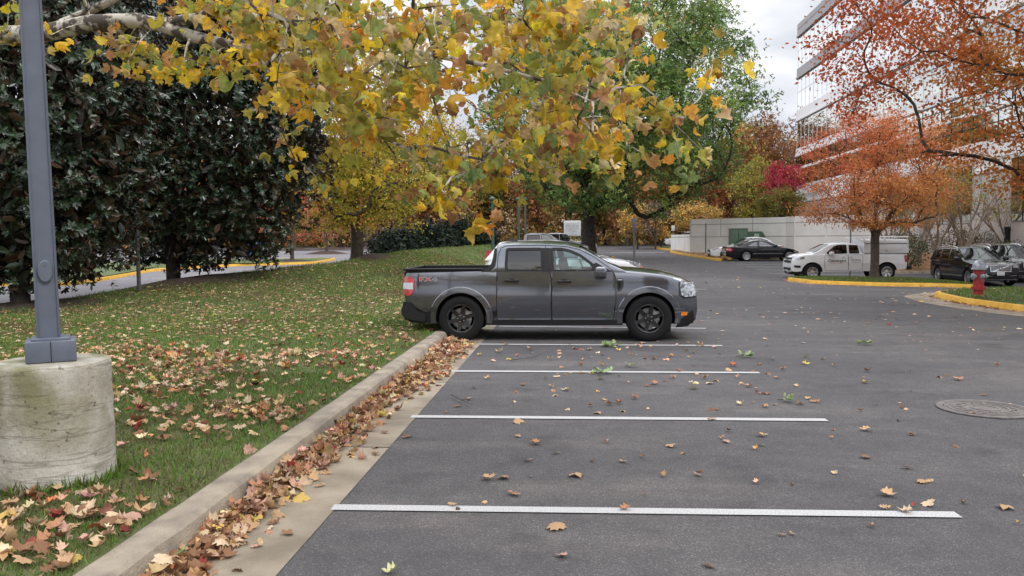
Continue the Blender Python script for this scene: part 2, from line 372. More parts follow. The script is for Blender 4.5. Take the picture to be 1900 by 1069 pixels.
# ------------------------------------------------------------------ paved ground
def axis(*segs):
    a = np.concatenate([np.arange(s, e, d) for s, e, d in segs]); return np.append(a, segs[-1][1])
g = grid('ground', axis((-500, -120, 40), (-120, 100, 10), (100, 500, 40)), axis((-60, 0, 20), (0, 160, 8), (160, 900, 60)), lambda x, y: gz(x, np.minimum(y, 165))-.06-.25*sstep(50, 20, np.hypot(x, y-10))+np.minimum(.17*np.maximum(0, y-116), 9), M_litter)
tag(g, kind='structure')
g = grid('asphalt', axis((-110, -40, 5), (-40, -2.1, 1.5), (-2.1, 26, .8), (26, 60, 4)), axis((-12, 0, 3), (0, 60, .8), (60, 118, 3)), lambda x, y: gz(x, y), M_asph)
tag(g, kind='structure')
# the drive and lot beyond the lawn are older, paler asphalt
g = grid('side_road', axis((-100, -5, 1.2)), axis((2, 100, 1.2)), lambda x, y: gz(x, y)+.006, M_asph2,
         mask=lambda x, y: (x < np.interp(y, [0, 18, 30, 45, 56, 100], [-11, -10, -7.5, -5.4, -9, -9])) & (y < 84-.12*(x+40)*0+0)); tag(g, kind='structure')

# ------------------------------------------------------------------ lawn bank
KX = -2.30
cp = [AT(px, py, Y) for px, py, Y in [(0, 572, 18), (130, 556, 19.5), (250, 536, 22), (400, 513, 25), (530, 497, 27), (630, 487, 29), (700, 474, 32), (740, 468, 34), (800, 462, 38), (905, 455, 45)]]
CY = np.array([-4, 10]+[p.y for p in cp]+[56, 62.]); CXs = np.array([-14, -13.6]+[p.x for p in cp]+[-5.2, -5.2]); CZ = np.array([.14, .14]+[p.z for p in cp]+[1.2, .5])
def lz(x, y):
    x = np.asarray(x, float); y = np.asarray(y, float)
    xc = np.interp(y, CY, CXs); zc = np.interp(y, CY, CZ); u = (KX-x)/(KX-xc); g0 = gz(x, y)
    up = .145+(zc-.145)*(.35*np.clip(u, 0, 1)+.65*sstep(0, 1, u))
    z = np.where(u <= 1, up, zc+(g0-.1-zc)*sstep(1, 1.3, u))
    return z+.018*np.sin(x*2.1+y*.7)*np.sin(y*1.3)*sstep(.02, .15, u)
ys = axis((-3, 30, .3), (30, 62, .8)); us = axis((0, 1.32, .022))
UU, YY = np.meshgrid(us, ys); XX = KX-UU*(KX-np.interp(YY, CY, CXs)); V = np.stack([XX, YY, lz(XX, YY)], -1).reshape(-1, 3)
i, j = np.meshgrid(np.arange(len(us)-1), np.arange(len(ys)-1)); a = (j*len(us)+i).ravel()
lawn = link('lawn', npmesh('lawn', V, np.stack([a, a+len(us), a+1+len(us), a+1], 1), M_grass0, sm=True)); tag(lawn, kind='structure')
def density(x, y):                      # where the dropped leaves gather on the lawn
    p = np.stack([x, y, x*0], -1); d = fbm(p, .55, 3.1)*.8+fbm(p, 1.7, 9.)*.55
    return d
# ---- kerb and gutter along the bays
mb = MB(); y0 = .4
for k in range(19):
    y1 = y0+2.97; pr = [(-2.305, -.1), (-2.305, .142), (-2.285, .152), (-2.135, .155), (-2.105, .135), (-2.06, .0), (-2.06, -.1)]
    n = len(pr); V = []
    for y in np.linspace(y0, y1, 8):
        for q, (x, z) in enumerate(pr): V.append((x+rng.normal(0, .002), y, z+(rng.normal(0, .0025) if z > .1 else 0)))
    Fs = [(r*n+q, r*n+q+1, (r+1)*n+q+1, (r+1)*n+q) for r in range(7) for q in range(n-1)]
    Fs = [f[::-1] for f in Fs]+[tuple(range(n)), tuple(range(8*n-1, 7*n-1, -1))]
    mb.raw(V, Fs); y0 = y1+.012
k = mb.build('kerb', M_conc, ang=30); tag(k, kind='structure')
g = grid('gutter', np.array([-2.1, -1.9, -1.7, -1.49]), axis((0, 56, 2)), lambda x, y: gz(x, y)+.005+.012*(x+1.49)*-.3, M_gut); tag(g, kind='structure')
mb = MB(); y0 = 3.37
for k in range(6):
    mb.box((-1.775, y0+k*2.982*1, .0075+.0), (.57, .008, .004)); 
tag(mb.build('gutter_joints', mat('dark_joint', (.05, .04, .035), .9)), kind='structure')
# ---- painted bay lines
def stripe(p, q, wd=.1, name='parking_stripe', z=.008):
    p = Vector(p); q = Vector(q); d = (q-p); L = math.hypot(d.x, d.y); nx, ny = -d.y/L*wd/2, d.x/L*wd/2
    n = max(2, int(L/.6)); V = []
    for i in range(n+1):
        u = i/n; c = p+d*u; w1 = 1+rng.normal(0, .012)
        for s in (-1, 1):
            x = c.x+s*nx*w1; y = c.y+s*ny*w1; V.append((x, y, float(gz(x, y))+z))
    o = link(name, npmesh(name, np.array(V), np.array([(2*i, 2*i+2, 2*i+3, 2*i+1) for i in range(n)]), M_stripe)); tag(o, kind='structure')
def paintmat():
    m, t = newmat('bay_paint'); o = t.add('ShaderNodeOutputMaterial'); b = t.add('ShaderNodeBsdfPrincipled'); t.to(b.outputs[0], o.inputs[0])
    tc = t.add('ShaderNodeTexCoord'); n = t.add('ShaderNodeTexNoise'); n.inputs['Scale'].default_value = 120; n.inputs['Detail'].default_value = 9; n.inputs['Roughness'].default_value = .7; t.to(tc.outputs['Object'], n.inputs['Vector'])
    r = t.add('ShaderNodeValToRGB'); t.to(n.outputs[0], r.inputs[0]); e = r.color_ramp.elements
    e[0].position = .39; e[0].color = (.19, .187, .19, 1); e[1].position = .53; e[1].color = (.50, .50, .50, 1)
    t.to(r.outputs[0], b.inputs['Base Color']); b.inputs['Roughness'].default_value = .7; return m
M_stripe = paintmat()
for l, r_ in [((617, 943), (1778, 957)), ((763, 774), (1534, 780.5)), ((838, 689.5), (1409, 692.5)), ((886, 639.5), (1340, 642)), ((925, 606), (1310, 610))]:
    stripe(G(*l), G(*r_), .105)
for k in range(6, 17):
    y = G(886, 639.5).y+2.56*(k-4); stripe((-1.48, y, 0), (2.35, y-.02, 0))
stripe(G(1284, 536.5), G(1311, 537.5), .12)
for k in range(8): stripe((9.7, 36.2+2.56*k-.0, 0), (14.6, 36.2+2.56*k, 0))
stripe(G(1132, 469.5), G(1232, 468.5), .5, 'crossing_line')

# ------------------------------------------------------------------ kerbed islands
def islandmesh(name, pts, h, mk, mtop, wk=.16, gut=None, dome=.12, n=90):
    """closed kerb ring round a grassed (or mulched) top, all following the paving"""
    P = [Vector((p[0], p[1], 0)) for p in pts]; C = []
    C = P
    for it in range(4):                         # corner cutting; the first pass keeps close to the corners
        w = .12 if it == 0 else .25; C = [q for k in range(len(C)) for q in (C[k]*(1-w)+C[k-1]*w, C[k]*(1-w)+C[(k+1) % len(C)]*w)]
    m = len(C); cen = sum(C, Vector())/m
    N = [];
    for k in range(m):
        d = (C[(k+1) % m]-C[k-1]).normalized(); N.append(Vector((d.y, -d.x, 0)))
    if sum((C[k]-cen).dot(N[k]) for k in range(m)) < 0: N = [-q for q in N]
    def ring(off, z): return [(C[k].x+N[k].x*off, C[k].y+N[k].y*off, float(gz(C[k].x, C[k].y))+z) for k in range(m)]
    def band(name, rings, mt, smoothang=40):
        V = sum(rings, []); Fs = [(r*m+k, r*m+(k+1) % m, (r+1)*m+(k+1) % m, (r+1)*m+k) for r in range(len(rings)-1) for k in range(m)]
        q = MB(); q.raw(V, Fs); o = q.build(name, mt, ang=smoothang); tag(o, kind='structure'); return o
    band('yellow_kerb', [ring(0, -.05), ring(-.03, h-.03), ring(-.05, h), ring(-wk, h+.002), ring(-wk-.01, -.05)], mk)
    rr = [ring(-wk, h-.012)]
    for s in (.12, .35, .65, .9):
        rr.append([(x+(cen.x-x)*s, y+(cen.y-y)*s, float(gz(x+(cen.x-x)*s, y+(cen.y-y)*s))+h+dome*math.sin(s*PI/2)+rng.normal(0, .01)) for x, y, z in ring(-wk, 0)])
    o = band(name, rr, mtop, 60); me = o.data
    q = MB(); V = rr[-1]; q.raw(V+[(cen.x, cen.y, float(gz(cen.x, cen.y))+h+dome)], [(k, (k+1) % m, m) for k in range(m)]); o2 = q.mesh('t', mtop)
    bm = bmesh.new(); bm.from_mesh(me); bm.from_mesh(o2); bmesh.ops.remove_doubles(bm, verts=bm.verts, dist=1e-4); bmesh.ops.recalc_face_normals(bm, faces=bm.faces); bm.to_mesh(me); bm.free(); smooth(me, 60)
    if gut: band('gutter_apron', [ring(gut, .006), ring(-.02, .010)], M_gut)
    return C, N
def isl_pts(pix): return [G(*p) for p in pix]
M_grass1 = mat('island_turf', (.050, .075, .020), .95, nscale=3, col2=(.10, .13, .04), bump=.8, bscale=50)
M_pine = mat('leaf_bed', (.20, .10, .045), .95, nscale=5, col2=(.34, .20, .10), bump=.7, bscale=30)
treeisl = islandmesh('tree_island', [G(1456, 521), G(1500, 527), G(1590, 530), (13.9, 32.6, 0), (16.1, 33.2, 0), (16.5, 34.6, 0), (16.1, 36.2, 0), (13, 36.7, 0), (9.9, 36.3, 0)], .15, M_yel, M_grass1, gut=.28)
hydisl = islandmesh('hydrant_island', [G(1727, 551), G(1775, 563), G(1850, 574), G(1960, 588), (22, 16, 0), (26, 20, 0), (20, 25.5, 0), (15, 26.2, 0), (11.6, 25.6, 0)], .15, M_yel, M_grass1, gut=.75, dome=.14)
farisl = islandmesh('far_island', [G(1208, 461), G(1235, 464.5), G(1300, 466), (22, 90, 0), (20, 96, 0), (12, 94, 0)], .15, M_yel, M_grass1)
leftisl = islandmesh('roadside_island', [G(120, 534), G(200, 520), G(277, 505), G(350, 499), G(450, 494), G(540, 491.5), G(585, 490), (-17.5, 60, 0), (-24, 57, 0), (-38, 52, 0), (-45, 36, 0)], .15, M_yel, M_grass1, dome=.06)
wallisl = islandmesh('wall_bed', [G(1241, 468.5), G(1262, 473), G(1310, 481), G(1338, 485), (11.6, 57.9, 0), (16.3, 57.6, 0), (16.4, 58.6, 0), (12, 61.0, 0), (9.2, 65, 0), (9.2, 74, 0)], .15, M_yel, M_pine, dome=.05)
oakisl = islandmesh('oak_island', [(-4.2, 56, 0), (2.4, 55.6, 0), (3.1, 58, 0), (2.4, 60.6, 0), (-4.2, 60.6, 0)], .15, M_yel, M_mulch, dome=.25)
bank = islandmesh('shrub_bed', [(15.6, 42.2, 0), (18, 43.0, 0), (24.6, 44.4, 0), (25.6, 52, 0), (25.4, 60, 0), (21, 60, 0), (17.5, 56, 0), (15.2, 46, 0)], .15, M_conc, M_pine, dome=.3)
# ------------------------------------------------------------------ vehicles
def paint(name, col, metal=.0, rough=.35, coat=1.): return mat(name, col, rough, metal, coat, var=.03, nscale=3, spec=.12)
M_gray = paint('carbon_grey_paint', (.140, .147, .168), .78, .14)
M_cwhite = paint('white_car_paint', (.74, .75, .77), 0, .35)
M_cblack = paint('black_car_paint', (.006, .006, .009), .1, .25)
M_cbrown = paint('dark_plum_paint', (.014, .009, .012), .2, .25)
M_csilver = paint('grey_car_paint', (.16, .16, .17), .5, .3)
M_trim = mat('black_trim', (.011, .011, .012), .6, spec=.3, nscale=40)
M_gloss = mat('gloss_black', (.008, .008, .009), .12, coat=.5)
M_seam = mat('panel_gap', (.003, .003, .003), .9)
M_well = mat('wheel_well', (.006, .006, .006), .95)
M_tyre = mat('tyre_rubber', (.011, .011, .012), .85, spec=.2, nscale=30, bump=.25, bscale=90)
M_rimb = mat('black_rim', (.012, .012, .013), .25, .3, coat=.6)
M_rims = mat('alloy_rim', (.50, .50, .52), .28, .9)
M_disc = mat('brake_disc', (.30, .30, .29), .5, .4)
M_chrome = mat('chrome', (.72, .72, .74), .12, 1.)
M_red = mat('red_lens', (.42, .006, .008), .12, coat=1, spec=.8)
M_clear = mat('clear_lens', (.55, .56, .58), .08, .6, coat=1)
M_lamp = mat('headlamp', (.07, .075, .085), .1, .7, coat=1, nscale=22, col2=(.62, .64, .68))
M_amber = mat('amber_lens', (.80, .22, .01), .2, coat=1)
M_plate = mat('number_plate', (.62, .62, .6), .4)
M_seat = mat('seat_cloth', (.022, .022, .024), .9)
GL_front = glassmat('clear_glass', (.60, .76, .74), .05)
GL_tint = glassmat('tinted_glass', (.03, .035, .04), .04)
GL_mid = glassmat('shaded_glass', (.20, .23, .23), .12)
GL_wind = glassmat('windscreen_glass', (.55, .66, .62), .10)

def boolean(me, cut, op='DIFFERENCE'):
    a = bpy.data.objects.new('tmp_a', me); c = bpy.data.objects.new('tmp_b', cut); COL.objects.link(a); COL.objects.link(c)
    m = a.modifiers.new('b', 'BOOLEAN'); m.object = c; m.operation = op; m.solver = 'EXACT'; m.material_mode = 'TRANSFER'
    dg = bpy.context.evaluated_depsgraph_get(); r = bpy.data.meshes.new_from_object(a.evaluated_get(dg))
    bpy.data.objects.remove(a); bpy.data.objects.remove(c); return r
def curve(pts, sm=0.0):
    xs = np.array([p[0] for p in pts], float); zs = np.array([p[1] for p in pts], float)
    if sm <= 0: return lambda x: np.interp(x, xs, zs)
    g = np.linspace(xs[0]-sm, xs[-1]+sm, 900); y = np.interp(g, xs, zs); k = max(3, int(sm/(g[1]-g[0]))); h = np.hanning(k+2)[1:-1]; h /= h.sum()
    y2 = np.convolve(np.pad(y, k, mode='edge'), h, mode='same')[k:-k]; return lambda x: np.interp(x, g, y2)
def rpoly(pts, r=.03, n=4):
    out = []; m = len(pts); P = [Vector((p[0], p[1])) for p in pts]
    for i in range(m):
        a, b, c = P[i-1], P[i], P[(i+1) % m]; u = (a-b); v = (c-b); rr = min(r, u.length*.45, v.length*.45)
        p0 = b+u.normalized()*rr; p2 = b+v.normalized()*rr
        for k in range(n+1):
            t = k/n; q = p0*(1-t)**2+b*2*t*(1-t)+p2*t*t; out.append((q.x, q.y))
    return out
def panel(mb, poly, surf, off, th=.006, sides=(1, -1), nz=5, dx=.05, mi=0):
    """a plate of the given x,z outline laid on the side of the body"""
    px = np.array([p[0] for p in poly]); pz = np.array([p[1] for p in poly]); x0, x1 = px.min()+1e-4, px.max()-1e-4
    xs = np.unique(np.round(np.concatenate([np.linspace(x0, x1, max(3, int((x1-x0)/dx)+1)), np.clip(px, x0, x1)]), 4))
    lo, hi = [], []
    for x in xs:
        zz = []
        for i in range(len(poly)):
            xa, za = poly[i-1]; xb, zb = poly[i]
            if (xa-x)*(xb-x) <= 0 and abs(xa-xb) > 1e-9: zz.append(za+(zb-za)*(x-xa)/(xb-xa))
        lo.append(min(zz)); hi.append(max(zz))
    for s in sides:
        V = []; n = len(xs); 
        for d in (off, off-th):
            for a in range(n):
                for b in range(nz):
                    z = lo[a]+(hi[a]-lo[a])*b/(nz-1); V.append((xs[a], s*(surf(xs[a], z)+d), z))
        q = n*nz; I = lambda a, b, l=0: l*q+a*nz+b; Fs = []
        for a in range(n-1):
            for b in range(nz-1): Fs.append((I(a, b), I(a+1, b), I(a+1, b+1), I(a, b+1)))
            Fs.append((I(a, 0, 1), I(a+1, 0, 1), I(a+1, 0), I(a, 0))); Fs.append((I(a, nz-1), I(a+1, nz-1), I(a+1, nz-1, 1), I(a, nz-1, 1)))
        for b in range(nz-1):
            Fs.append((I(0, b, 1), I(0, b), I(0, b+1), I(0, b+1, 1))); Fs.append((I(n-1, b), I(n-1, b, 1), I(n-1, b+1, 1), I(n-1, b+1)))
        if s > 0: Fs = [f[::-1] for f in Fs]
        mb.raw(V, Fs, mi)
def ribbon(mb, line, surf, off, wd, sides=(1, -1), closed=False, mi=0, step=.04):
    P = [Vector((p[0], p[1])) for p in line]+([Vector((line[0][0], line[0][1]))] if closed else []); Q = []
    for a, b in zip(P[:-1], P[1:]):
        n = max(1, int((b-a).length/step)); Q += [a+(b-a)*k/n for k in range(n)]
    Q.append(P[-1]); m = len(Q); N = []
    for k in range(m):
        a = Q[k-1] if k else (Q[-2] if closed else Q[0]); b = Q[k+1] if k < m-1 else (Q[1] if closed else Q[-1]); d = (b-a).normalized(); N.append(Vector((-d.y, d.x)))
    for s in sides:
        V = []
        for k in range(m):
            for e in (-.5, .5):
                p = Q[k]+N[k]*wd*e; V.append((p.x, s*(surf(p.x, p.y)+off), p.y))
        Fs = [(2*k, 2*k+2, 2*k+3, 2*k+1) for k in range(m-1)]
        mb.raw(V, Fs if s < 0 else [f[::-1] for f in Fs], mi)
def wheel(parent, x, y, r, rr, wd, style, mrim, side):
    W = link('wheel', None, parent, (x, y*side, r)); M = Matrix.Rotation(-PI/2*side, 4, 'X')
    a = wd/2; t = MB()
    t.lathe([(rr-.012, -a*.9), (rr+.012, -a), (rr+.05, -a*1.04), (r-.045, -a*1.02), (r-.014, -a*.86), (r, -a*.55), (r, -.33*a), (r-.009, -.30*a), (r-.009, -.24*a), (r, -.21*a), (r, .21*a), (r-.009, .24*a), (r-.009, .30*a), (r, .33*a), (r, a*.55), (r-.014, a*.86), (r-.045, a*1.02), (rr+.05, a*1.04), (rr+.012, a), (rr-.012, a*.9)], 48, M, 0, True)
    t.build('tyre', M_tyre, W)
    b = MB()
    b.lathe([(rr-.002, -a*.9), (rr-.002, a*.86), (rr+.004, a*.98), (rr-.006, a*1.0), (rr-.020, a*.95), (rr-.026, a*.7), (rr-.035, -a*.5)], 48, M)
    b.lathe([(.001, a*.80), (.032, a*.80), (.038, a*.74), (.072, a*.70), (.078, a*.55), (.078, 0)], 20, M)
    n, split = style
    for k in range(n):
        q0 = 2*PI*k/n+.3
        for dq in ((-split, split) if split else (0,)):
            p0 = q0+dq*.35; p1 = q0+dq
            A = Vector((.055*math.cos(p0), .055*math.sin(p0), a*.66)); B = Vector(((rr-.02)*math.cos(p1), (rr-.02)*math.sin(p1), a*.86))
            d = (B-A); Lg = d.length; ex = d.normalized(); ey = Vector((0, 0, 1)).cross(ex).normalized(); ez = ex.cross(ey)
            MM = Matrix(((ex.x, ey.x, ez.x, A.x), (ex.y, ey.y, ez.y, A.y), (ex.z, ey.z, ez.z, A.z), (0, 0, 0, 1)))
            w0, w1 = (.026, .020) if split else (.040, .030)
            poly = [(0, -w0), (Lg*.5, -w0*.75), (Lg, -w1), (Lg, w1), (Lg*.5, w0*.75), (0, w0)]
            b.prism(poly, -.035, .0, M @ MM)
    for k in range(5):
        q = 2*PI*k/5+.6; b.lathe([(.001, .012), (.009, .012), (.011, 0)], 6, M @ Matrix.Translation((.055*math.cos(q), .055*math.sin(q), a*.70)), 1)
    b.build('rim', [mrim, M_chrome], W)
    c = MB(); c.lathe([(.001, 0), (rr*.72, 0), (rr*.72, -.02), (.001, -.02)], 28, M @ Matrix.Translation((0, 0, a*.25)))
    c.box(M @ Vector((rr*.52, rr*.18, a*.30)), (.10, .05, .15)); c.build('brake_disc', M_disc, W)
    return W
def front_face(mb, poly_yz, xf, off, mi=0, th=.02):
    """plate lying on the nose or tail; xf(z) gives its x"""
    n = len(poly_yz); V = []
    for d in (off, -th*np.sign(off)*0+off-math.copysign(th, off)):
        V += [(float(xf(z))+d, y, z) for y, z in poly_yz]
    f = tuple(range(n)); Fs = [f, tuple(range(2*n-1, n-1, -1))]+[(i, i+n, (i+1) % n+n, (i+1) % n) for i in range(n)]
    ar = sum(poly_yz[i-1][0]*poly_yz[i][1]-poly_yz[i][0]*poly_yz[i-1][1] for i in range(n))
    if (ar > 0) != (off > 0): Fs = [q[::-1] for q in Fs]
    mb.raw(V, Fs, mi)
def car(S, name, label, loc, rotz, group=None, cat=None):
    o = thing(name, label, cat or S['cat'], loc, rotz, group); W0 = S['W']; x0, x1 = S['x0'], S['x1']; zn = S.get('zn', .6)
    xfz = curve(S['front'], .05); xrz = curve(S['rear'], .05)
    fz = lambda z: float(np.interp(z, [p[0] for p in S['front']], [p[1] for p in S['front']]))
    rz_ = lambda z: float(np.interp(z, [p[0] for p in S['rear']], [p[1] for p in S['rear']]))
    zb = curve(S['bot'], .06); zt = curve(S['top'], S.get('smt', .12)); sec = curve(S['sec'], .05)
    plan = curve(S.get('plan', [(x0, .83), (x0+.06, .92), (x0+.22, .975), (x0+.7, 1), (x1-.85, 1), (x1-.4, .965), (x1-.16, .90), (x1, .78)]), .12)
    crown = curve(S.get('crown', [(x0, .01), (x1-1.3, .02), (x1-1.0, .055), (x1, .045)]))
    def warp(s, z):
        if s > x1-zn: return (x1-zn)+(s-(x1-zn))*(fz(z)-(x1-zn))/zn
        if s < x0+zn: return (x0+zn)-((x0+zn)-s)*((x0+zn)-rz_(z))/zn
        return s
    def inv(x, z):
        if x > x1-zn: return (x1-zn)+(x-(x1-zn))*zn/(fz(z)-(x1-zn))
        if x < x0+zn: return (x0+zn)-((x0+zn)-x)*zn/((x0+zn)-rz_(z))
        return x
    def side(x, z): return float(W0*plan(np.clip(inv(x, z), x0, x1))*sec(z))
    st = np.unique(np.concatenate([np.linspace(x0, x1, S.get('ns', 60)), np.linspace(x0, x0+.25, 7), np.linspace(x1-.3, x1, 9)])); K = 16
    V = []; n = 0
    for s in st:
        b, tt, cw = float(zb(s)), float(zt(s)), float(crown(s)); te = tt-cw; H = [(0, b)]
        y_ = lambda z: float(W0*plan(s)*sec(z)); H += [(y_(b)*.80, b)]
        rd = min(.05, (te-b)*.3); zs = np.linspace(b+.015, te-rd, K); H += [(y_(z), z) for z in zs]
        ye = y_(te-rd)
        H += [(ye-.010, te-rd*.45), (ye-.035, te-rd*.12), (ye-.075, te), (ye*.72, te+cw*.62), (ye*.4, te+cw*.92), (0, tt)]
        ring = [(warp(s, z), y, z) for y, z in H]+[(warp(s, z), -y, z) for y, z in H[-2:0:-1]]; n = len(ring); V += ring
    m = len(st); Fs = [(a*n+k, (a+1)*n+k, (a+1)*n+(k+1) % n, a*n+(k+1) % n) for a in range(m-1) for k in range(n)]
    for a, flip in ((0, False), (m-1, True)):
        c = np.mean(V[a*n:(a+1)*n], 0); V.append(tuple(c)); ci = len(V)-1
        for k in range(n):
            f = (a*n+k, a*n+(k+1) % n, ci); Fs.append(f[::-1] if flip else f)
    q = MB(); q.raw(V, Fs); body = q.mesh('body', [S['paint'], M_well], ang=None)
    bm = bmesh.new(); bm.from_mesh(body); bmesh.ops.recalc_face_normals(bm, faces=bm.faces); bm.to_mesh(body); bm.free()
    cut = MB()
    for ax, ra in S['arch']:
        for sg in (1, -1):
            cut.lathe([(.001, W0-.34), (ra, W0-.34), (ra, W0+.3), (.001, W0+.3)], 44, Matrix.Translation((ax, 0, S['r']+.0)) @ Matrix.Rotation(-PI/2*sg, 4, 'X'))
    if 'bed' in S:
        bx0, bx1, bz, bw = S['bed']; cut.box(((bx0+bx1)/2, 0, bz+1), (bx1-bx0, 2*bw, 2))
    cm = cut.mesh('cut', M_well, ang=None)
    bm = bmesh.new(); bm.from_mesh(cm); bmesh.ops.recalc_face_normals(bm, faces=bm.faces); bm.to_mesh(cm); bm.free()
    body = boolean(body, cm); smooth(body, 28); link('body', body, o)
    # ---- greenhouse
    gh = S['gh']; Wb, Wr, zbs = gh['Wb'], gh['Wr'], gh['zb']; roof = curve(gh['roof'], gh.get('sm', .14)); zr = max(p[1] for p in gh['roof'])-.02
    def gy(x, z): return float(Wb+(Wr-Wb)*(max(0, (z-zbs))/(zr-zbs))**1.15)
    g0, g1 = gh['roof'][0][0], gh['roof'][-1][0]
    def ghouse(ins):
        st = np.linspace(g0+ins*1.6+1e-3, g1-ins*1.6-1e-3, 56); st = np.unique(np.concatenate([st, np.linspace(st[0], st[0]+.25, 26), np.linspace(st[-1]-.15, st[-1], 9)])); V = []
        for s in st:
            top = float(roof(s))-ins; bz = zbs-(.06 if ins else .03); h = max(.012, top-bz); cw = min(.05, h*.25); rd = min(.07, h*.3); te = bz+h-cw
            yy = lambda z: gy(s, z)-ins; H = [(0, bz), (yy(bz)*.9, bz)]+[(yy(z), z) for z in np.linspace(bz+.003, te-rd, 7)]
            ye = yy(te-rd); H += [(ye-.012, te-rd*.5), (ye-.04, te-rd*.12), (ye-.09, te), (ye*.6, te+cw*.7), (0, te+cw)]
            V += [(s, y, z) for y, z in H]+[(s, -y, z) for y, z in H[-2:0:-1]]; n = len(H)*2-2
        m = len(st); Fs = [(a*n+k, (a+1)*n+k, (a+1)*n+(k+1) % n, a*n+(k+1) % n) for a in range(m-1) for k in range(n)]
        Fs += [tuple(range(n)), tuple((m-1)*n+k for k in range(n-1, -1, -1))]
        q = MB(); q.raw(V, Fs); me = q.mesh('cab', [S.get('roofpaint', S['paint']), M_trim], ang=None)
        bm = bmesh.new(); bm.from_mesh(me); bmesh.ops.recalc_face_normals(bm, faces=bm.faces); bm.to_mesh(me); bm.free(); return me
    cab = ghouse(0); inn = ghouse(.05); inn.materials.clear(); inn.materials.append(M_trim); cab = boolean(cab, inn)
    def fyz(zl, zh, mrg): return [(-(gy(0, zl)-mrg), zl), (gy(0, zl)-mrg, zl), (gy(0, zh)-mrg-.02, zh), (-(gy(0, zh)-mrg-.02), zh)]
    YZ = Matrix(((0, 0, 1, 0), (1, 0, 0, 0), (0, 1, 0, 0), (0, 0, 0, 1)))
    c1 = MB(); c2 = MB(); c3 = MB()
    for wn in S['win']: c1.prism(rpoly(wn['p'], .03), -2, 2, XZ)
    ws = gh['ws']; c2.prism(rpoly(fyz(*ws['z'], .085), .06), ws['x'], g1+.5, YZ)
    if 'rw' in gh: c3.prism(rpoly(fyz(*gh['rw']['z'], .1), .06), g0-.5, gh['rw']['x'], YZ)
    for cut in (c1, c2, c3):
        if not cut.v: continue
        cm = cut.mesh('cut', M_trim, ang=None); bm = bmesh.new(); bm.from_mesh(cm); bmesh.ops.recalc_face_normals(bm, faces=bm.faces); bm.to_mesh(cm); bm.free()
        cab = boolean(cab, cm)
    smooth(cab, 30); link('cab', cab, o)
    def glazed(key, nm, gm):
        d = gh[key]; zl, zh = d['z']; xs = np.linspace(*((d['x'], g1) if key == 'ws' else (g0, d['x'])), 400); zz = np.array([float(roof(x)) for x in xs])-.012
        od = np.argsort(zz); q = MB(); V = []
        for z in np.linspace(zl-.015, zh+.015, 9):
            x = float(np.interp(z, zz[od], xs[od])); y = gy(0, z)-.075
            for e in np.linspace(-1, 1, 9): V.append((x, y*e, z-.03*e*e*((z-zl)/(zh-zl))))
        Fs = [(a*9+b, a*9+b+1, (a+1)*9+b+1, (a+1)*9+b) for a in range(8) for b in range(8)]; q.raw(V, Fs); q.build(nm, gm, o)
    glazed('ws', 'windscreen', GL_wind)
    if 'rw' in gh: glazed('rw', 'rear_window', GL_tint)
    # ---- doors with their windows, handles and gaps
    sm = MB(); doors = []
    for d in S['doors']:
        for sg in (1, -1):
            dm = MB(); panel(dm, rpoly(d['p'], .03), side, .004, .012, (sg,)); D = dm.build('door', S['paint'], o); doors.append((d, sg, D))
            hx, hz = d['h']; hm = MB(); y = side(hx, hz)
            hm.box((hx, sg*(y+.034), hz), (.235, .022, .036), bev=.010); hm.box((hx-.10, sg*(y+.015), hz), (.03, .04, .03)); hm.box((hx+.10, sg*(y+.015), hz), (.03, .04, .03))
            hm.lathe([(.001, .0062), (.062, .0062), (.066, .003)], 16, Matrix.Translation((hx, sg*y, hz)) @ Matrix.Diagonal((1, 1, .55, 1)) @ Matrix.Rotation(-PI/2*sg, 4, 'X'), 1)
            hm.build('handle', [S.get('handle', M_gloss), M_seam], D)
        ribbon(sm, rpoly(d['p'], .03), side, .0015, .022, closed=True)
    for ln in S.get('seams', []): ribbon(sm, ln, side, .0022, .009)
    for ln in S.get('gseams', []): ribbon(sm, ln, gy, .003, .009)
    if sm.v: build_split(sm, 'panel_gaps', M_seam, o)
    fr = MB()
    for wn in S['win']:
        p = rpoly(wn['p'], .03); ribbon(fr, p, gy, .003, wn.get('fw', .032), closed=True)
        for sg in (1, -1):
            g_ = MB(); panel(g_, rpoly([(a, b) for a, b in wn['p']], .03), gy, -.010, .004, (sg,), mi=0); g_.build('window', wn['g'], o)
    for p in S.get('pillar', []): panel(fr, p, gy, .004, .01)
    build_split(fr, 'window_frame', S.get('frame', M_trim), o)
    # ---- wheels
    for ax, ra in S['arch']:
        for sg in (1, -1): wheel(o, ax, W0-S.get('wi', .12), S['r'], S['rr'], S.get('tw', .23), S['style'], S['rim'], sg)
    # ---- mirrors, seats
    if 'mir' in S:
        mx, mz = S['mir']
        for sg in (1, -1):
            q = MB(); y = side(mx, mz-.1); q.box((mx, sg*(y+.16), mz), (.19, .22, .165), bev=.05); q.box((mx+.06, sg*(y+.02), mz-.06), (.07, .16, .05), mi=1, bev=.01)
            q.build('mirror', [S.get('mirp', S['paint']), M_trim], o)
    for sx in S.get('seats', []):
        for sy in (.38, -.38):
            q = MB()
            T = Matrix.Rotation(R(-14), 4, 'Y')
            q.box((sx, sy, zbs-.05), (.14, .46, .52), M=T, bev=.04); q.box((sx-.09, sy, zbs+.30), (.09, .24, .17), M=T, bev=.03); q.tube([(sx-.06, sy-.05, zbs+.1), (sx-.08, sy-.05, zbs+.28)], .008, 5); q.tube([(sx-.06, sy+.05, zbs+.1), (sx-.08, sy+.05, zbs+.28)], .008, 5)
            q.build('seat', M_seat, o)
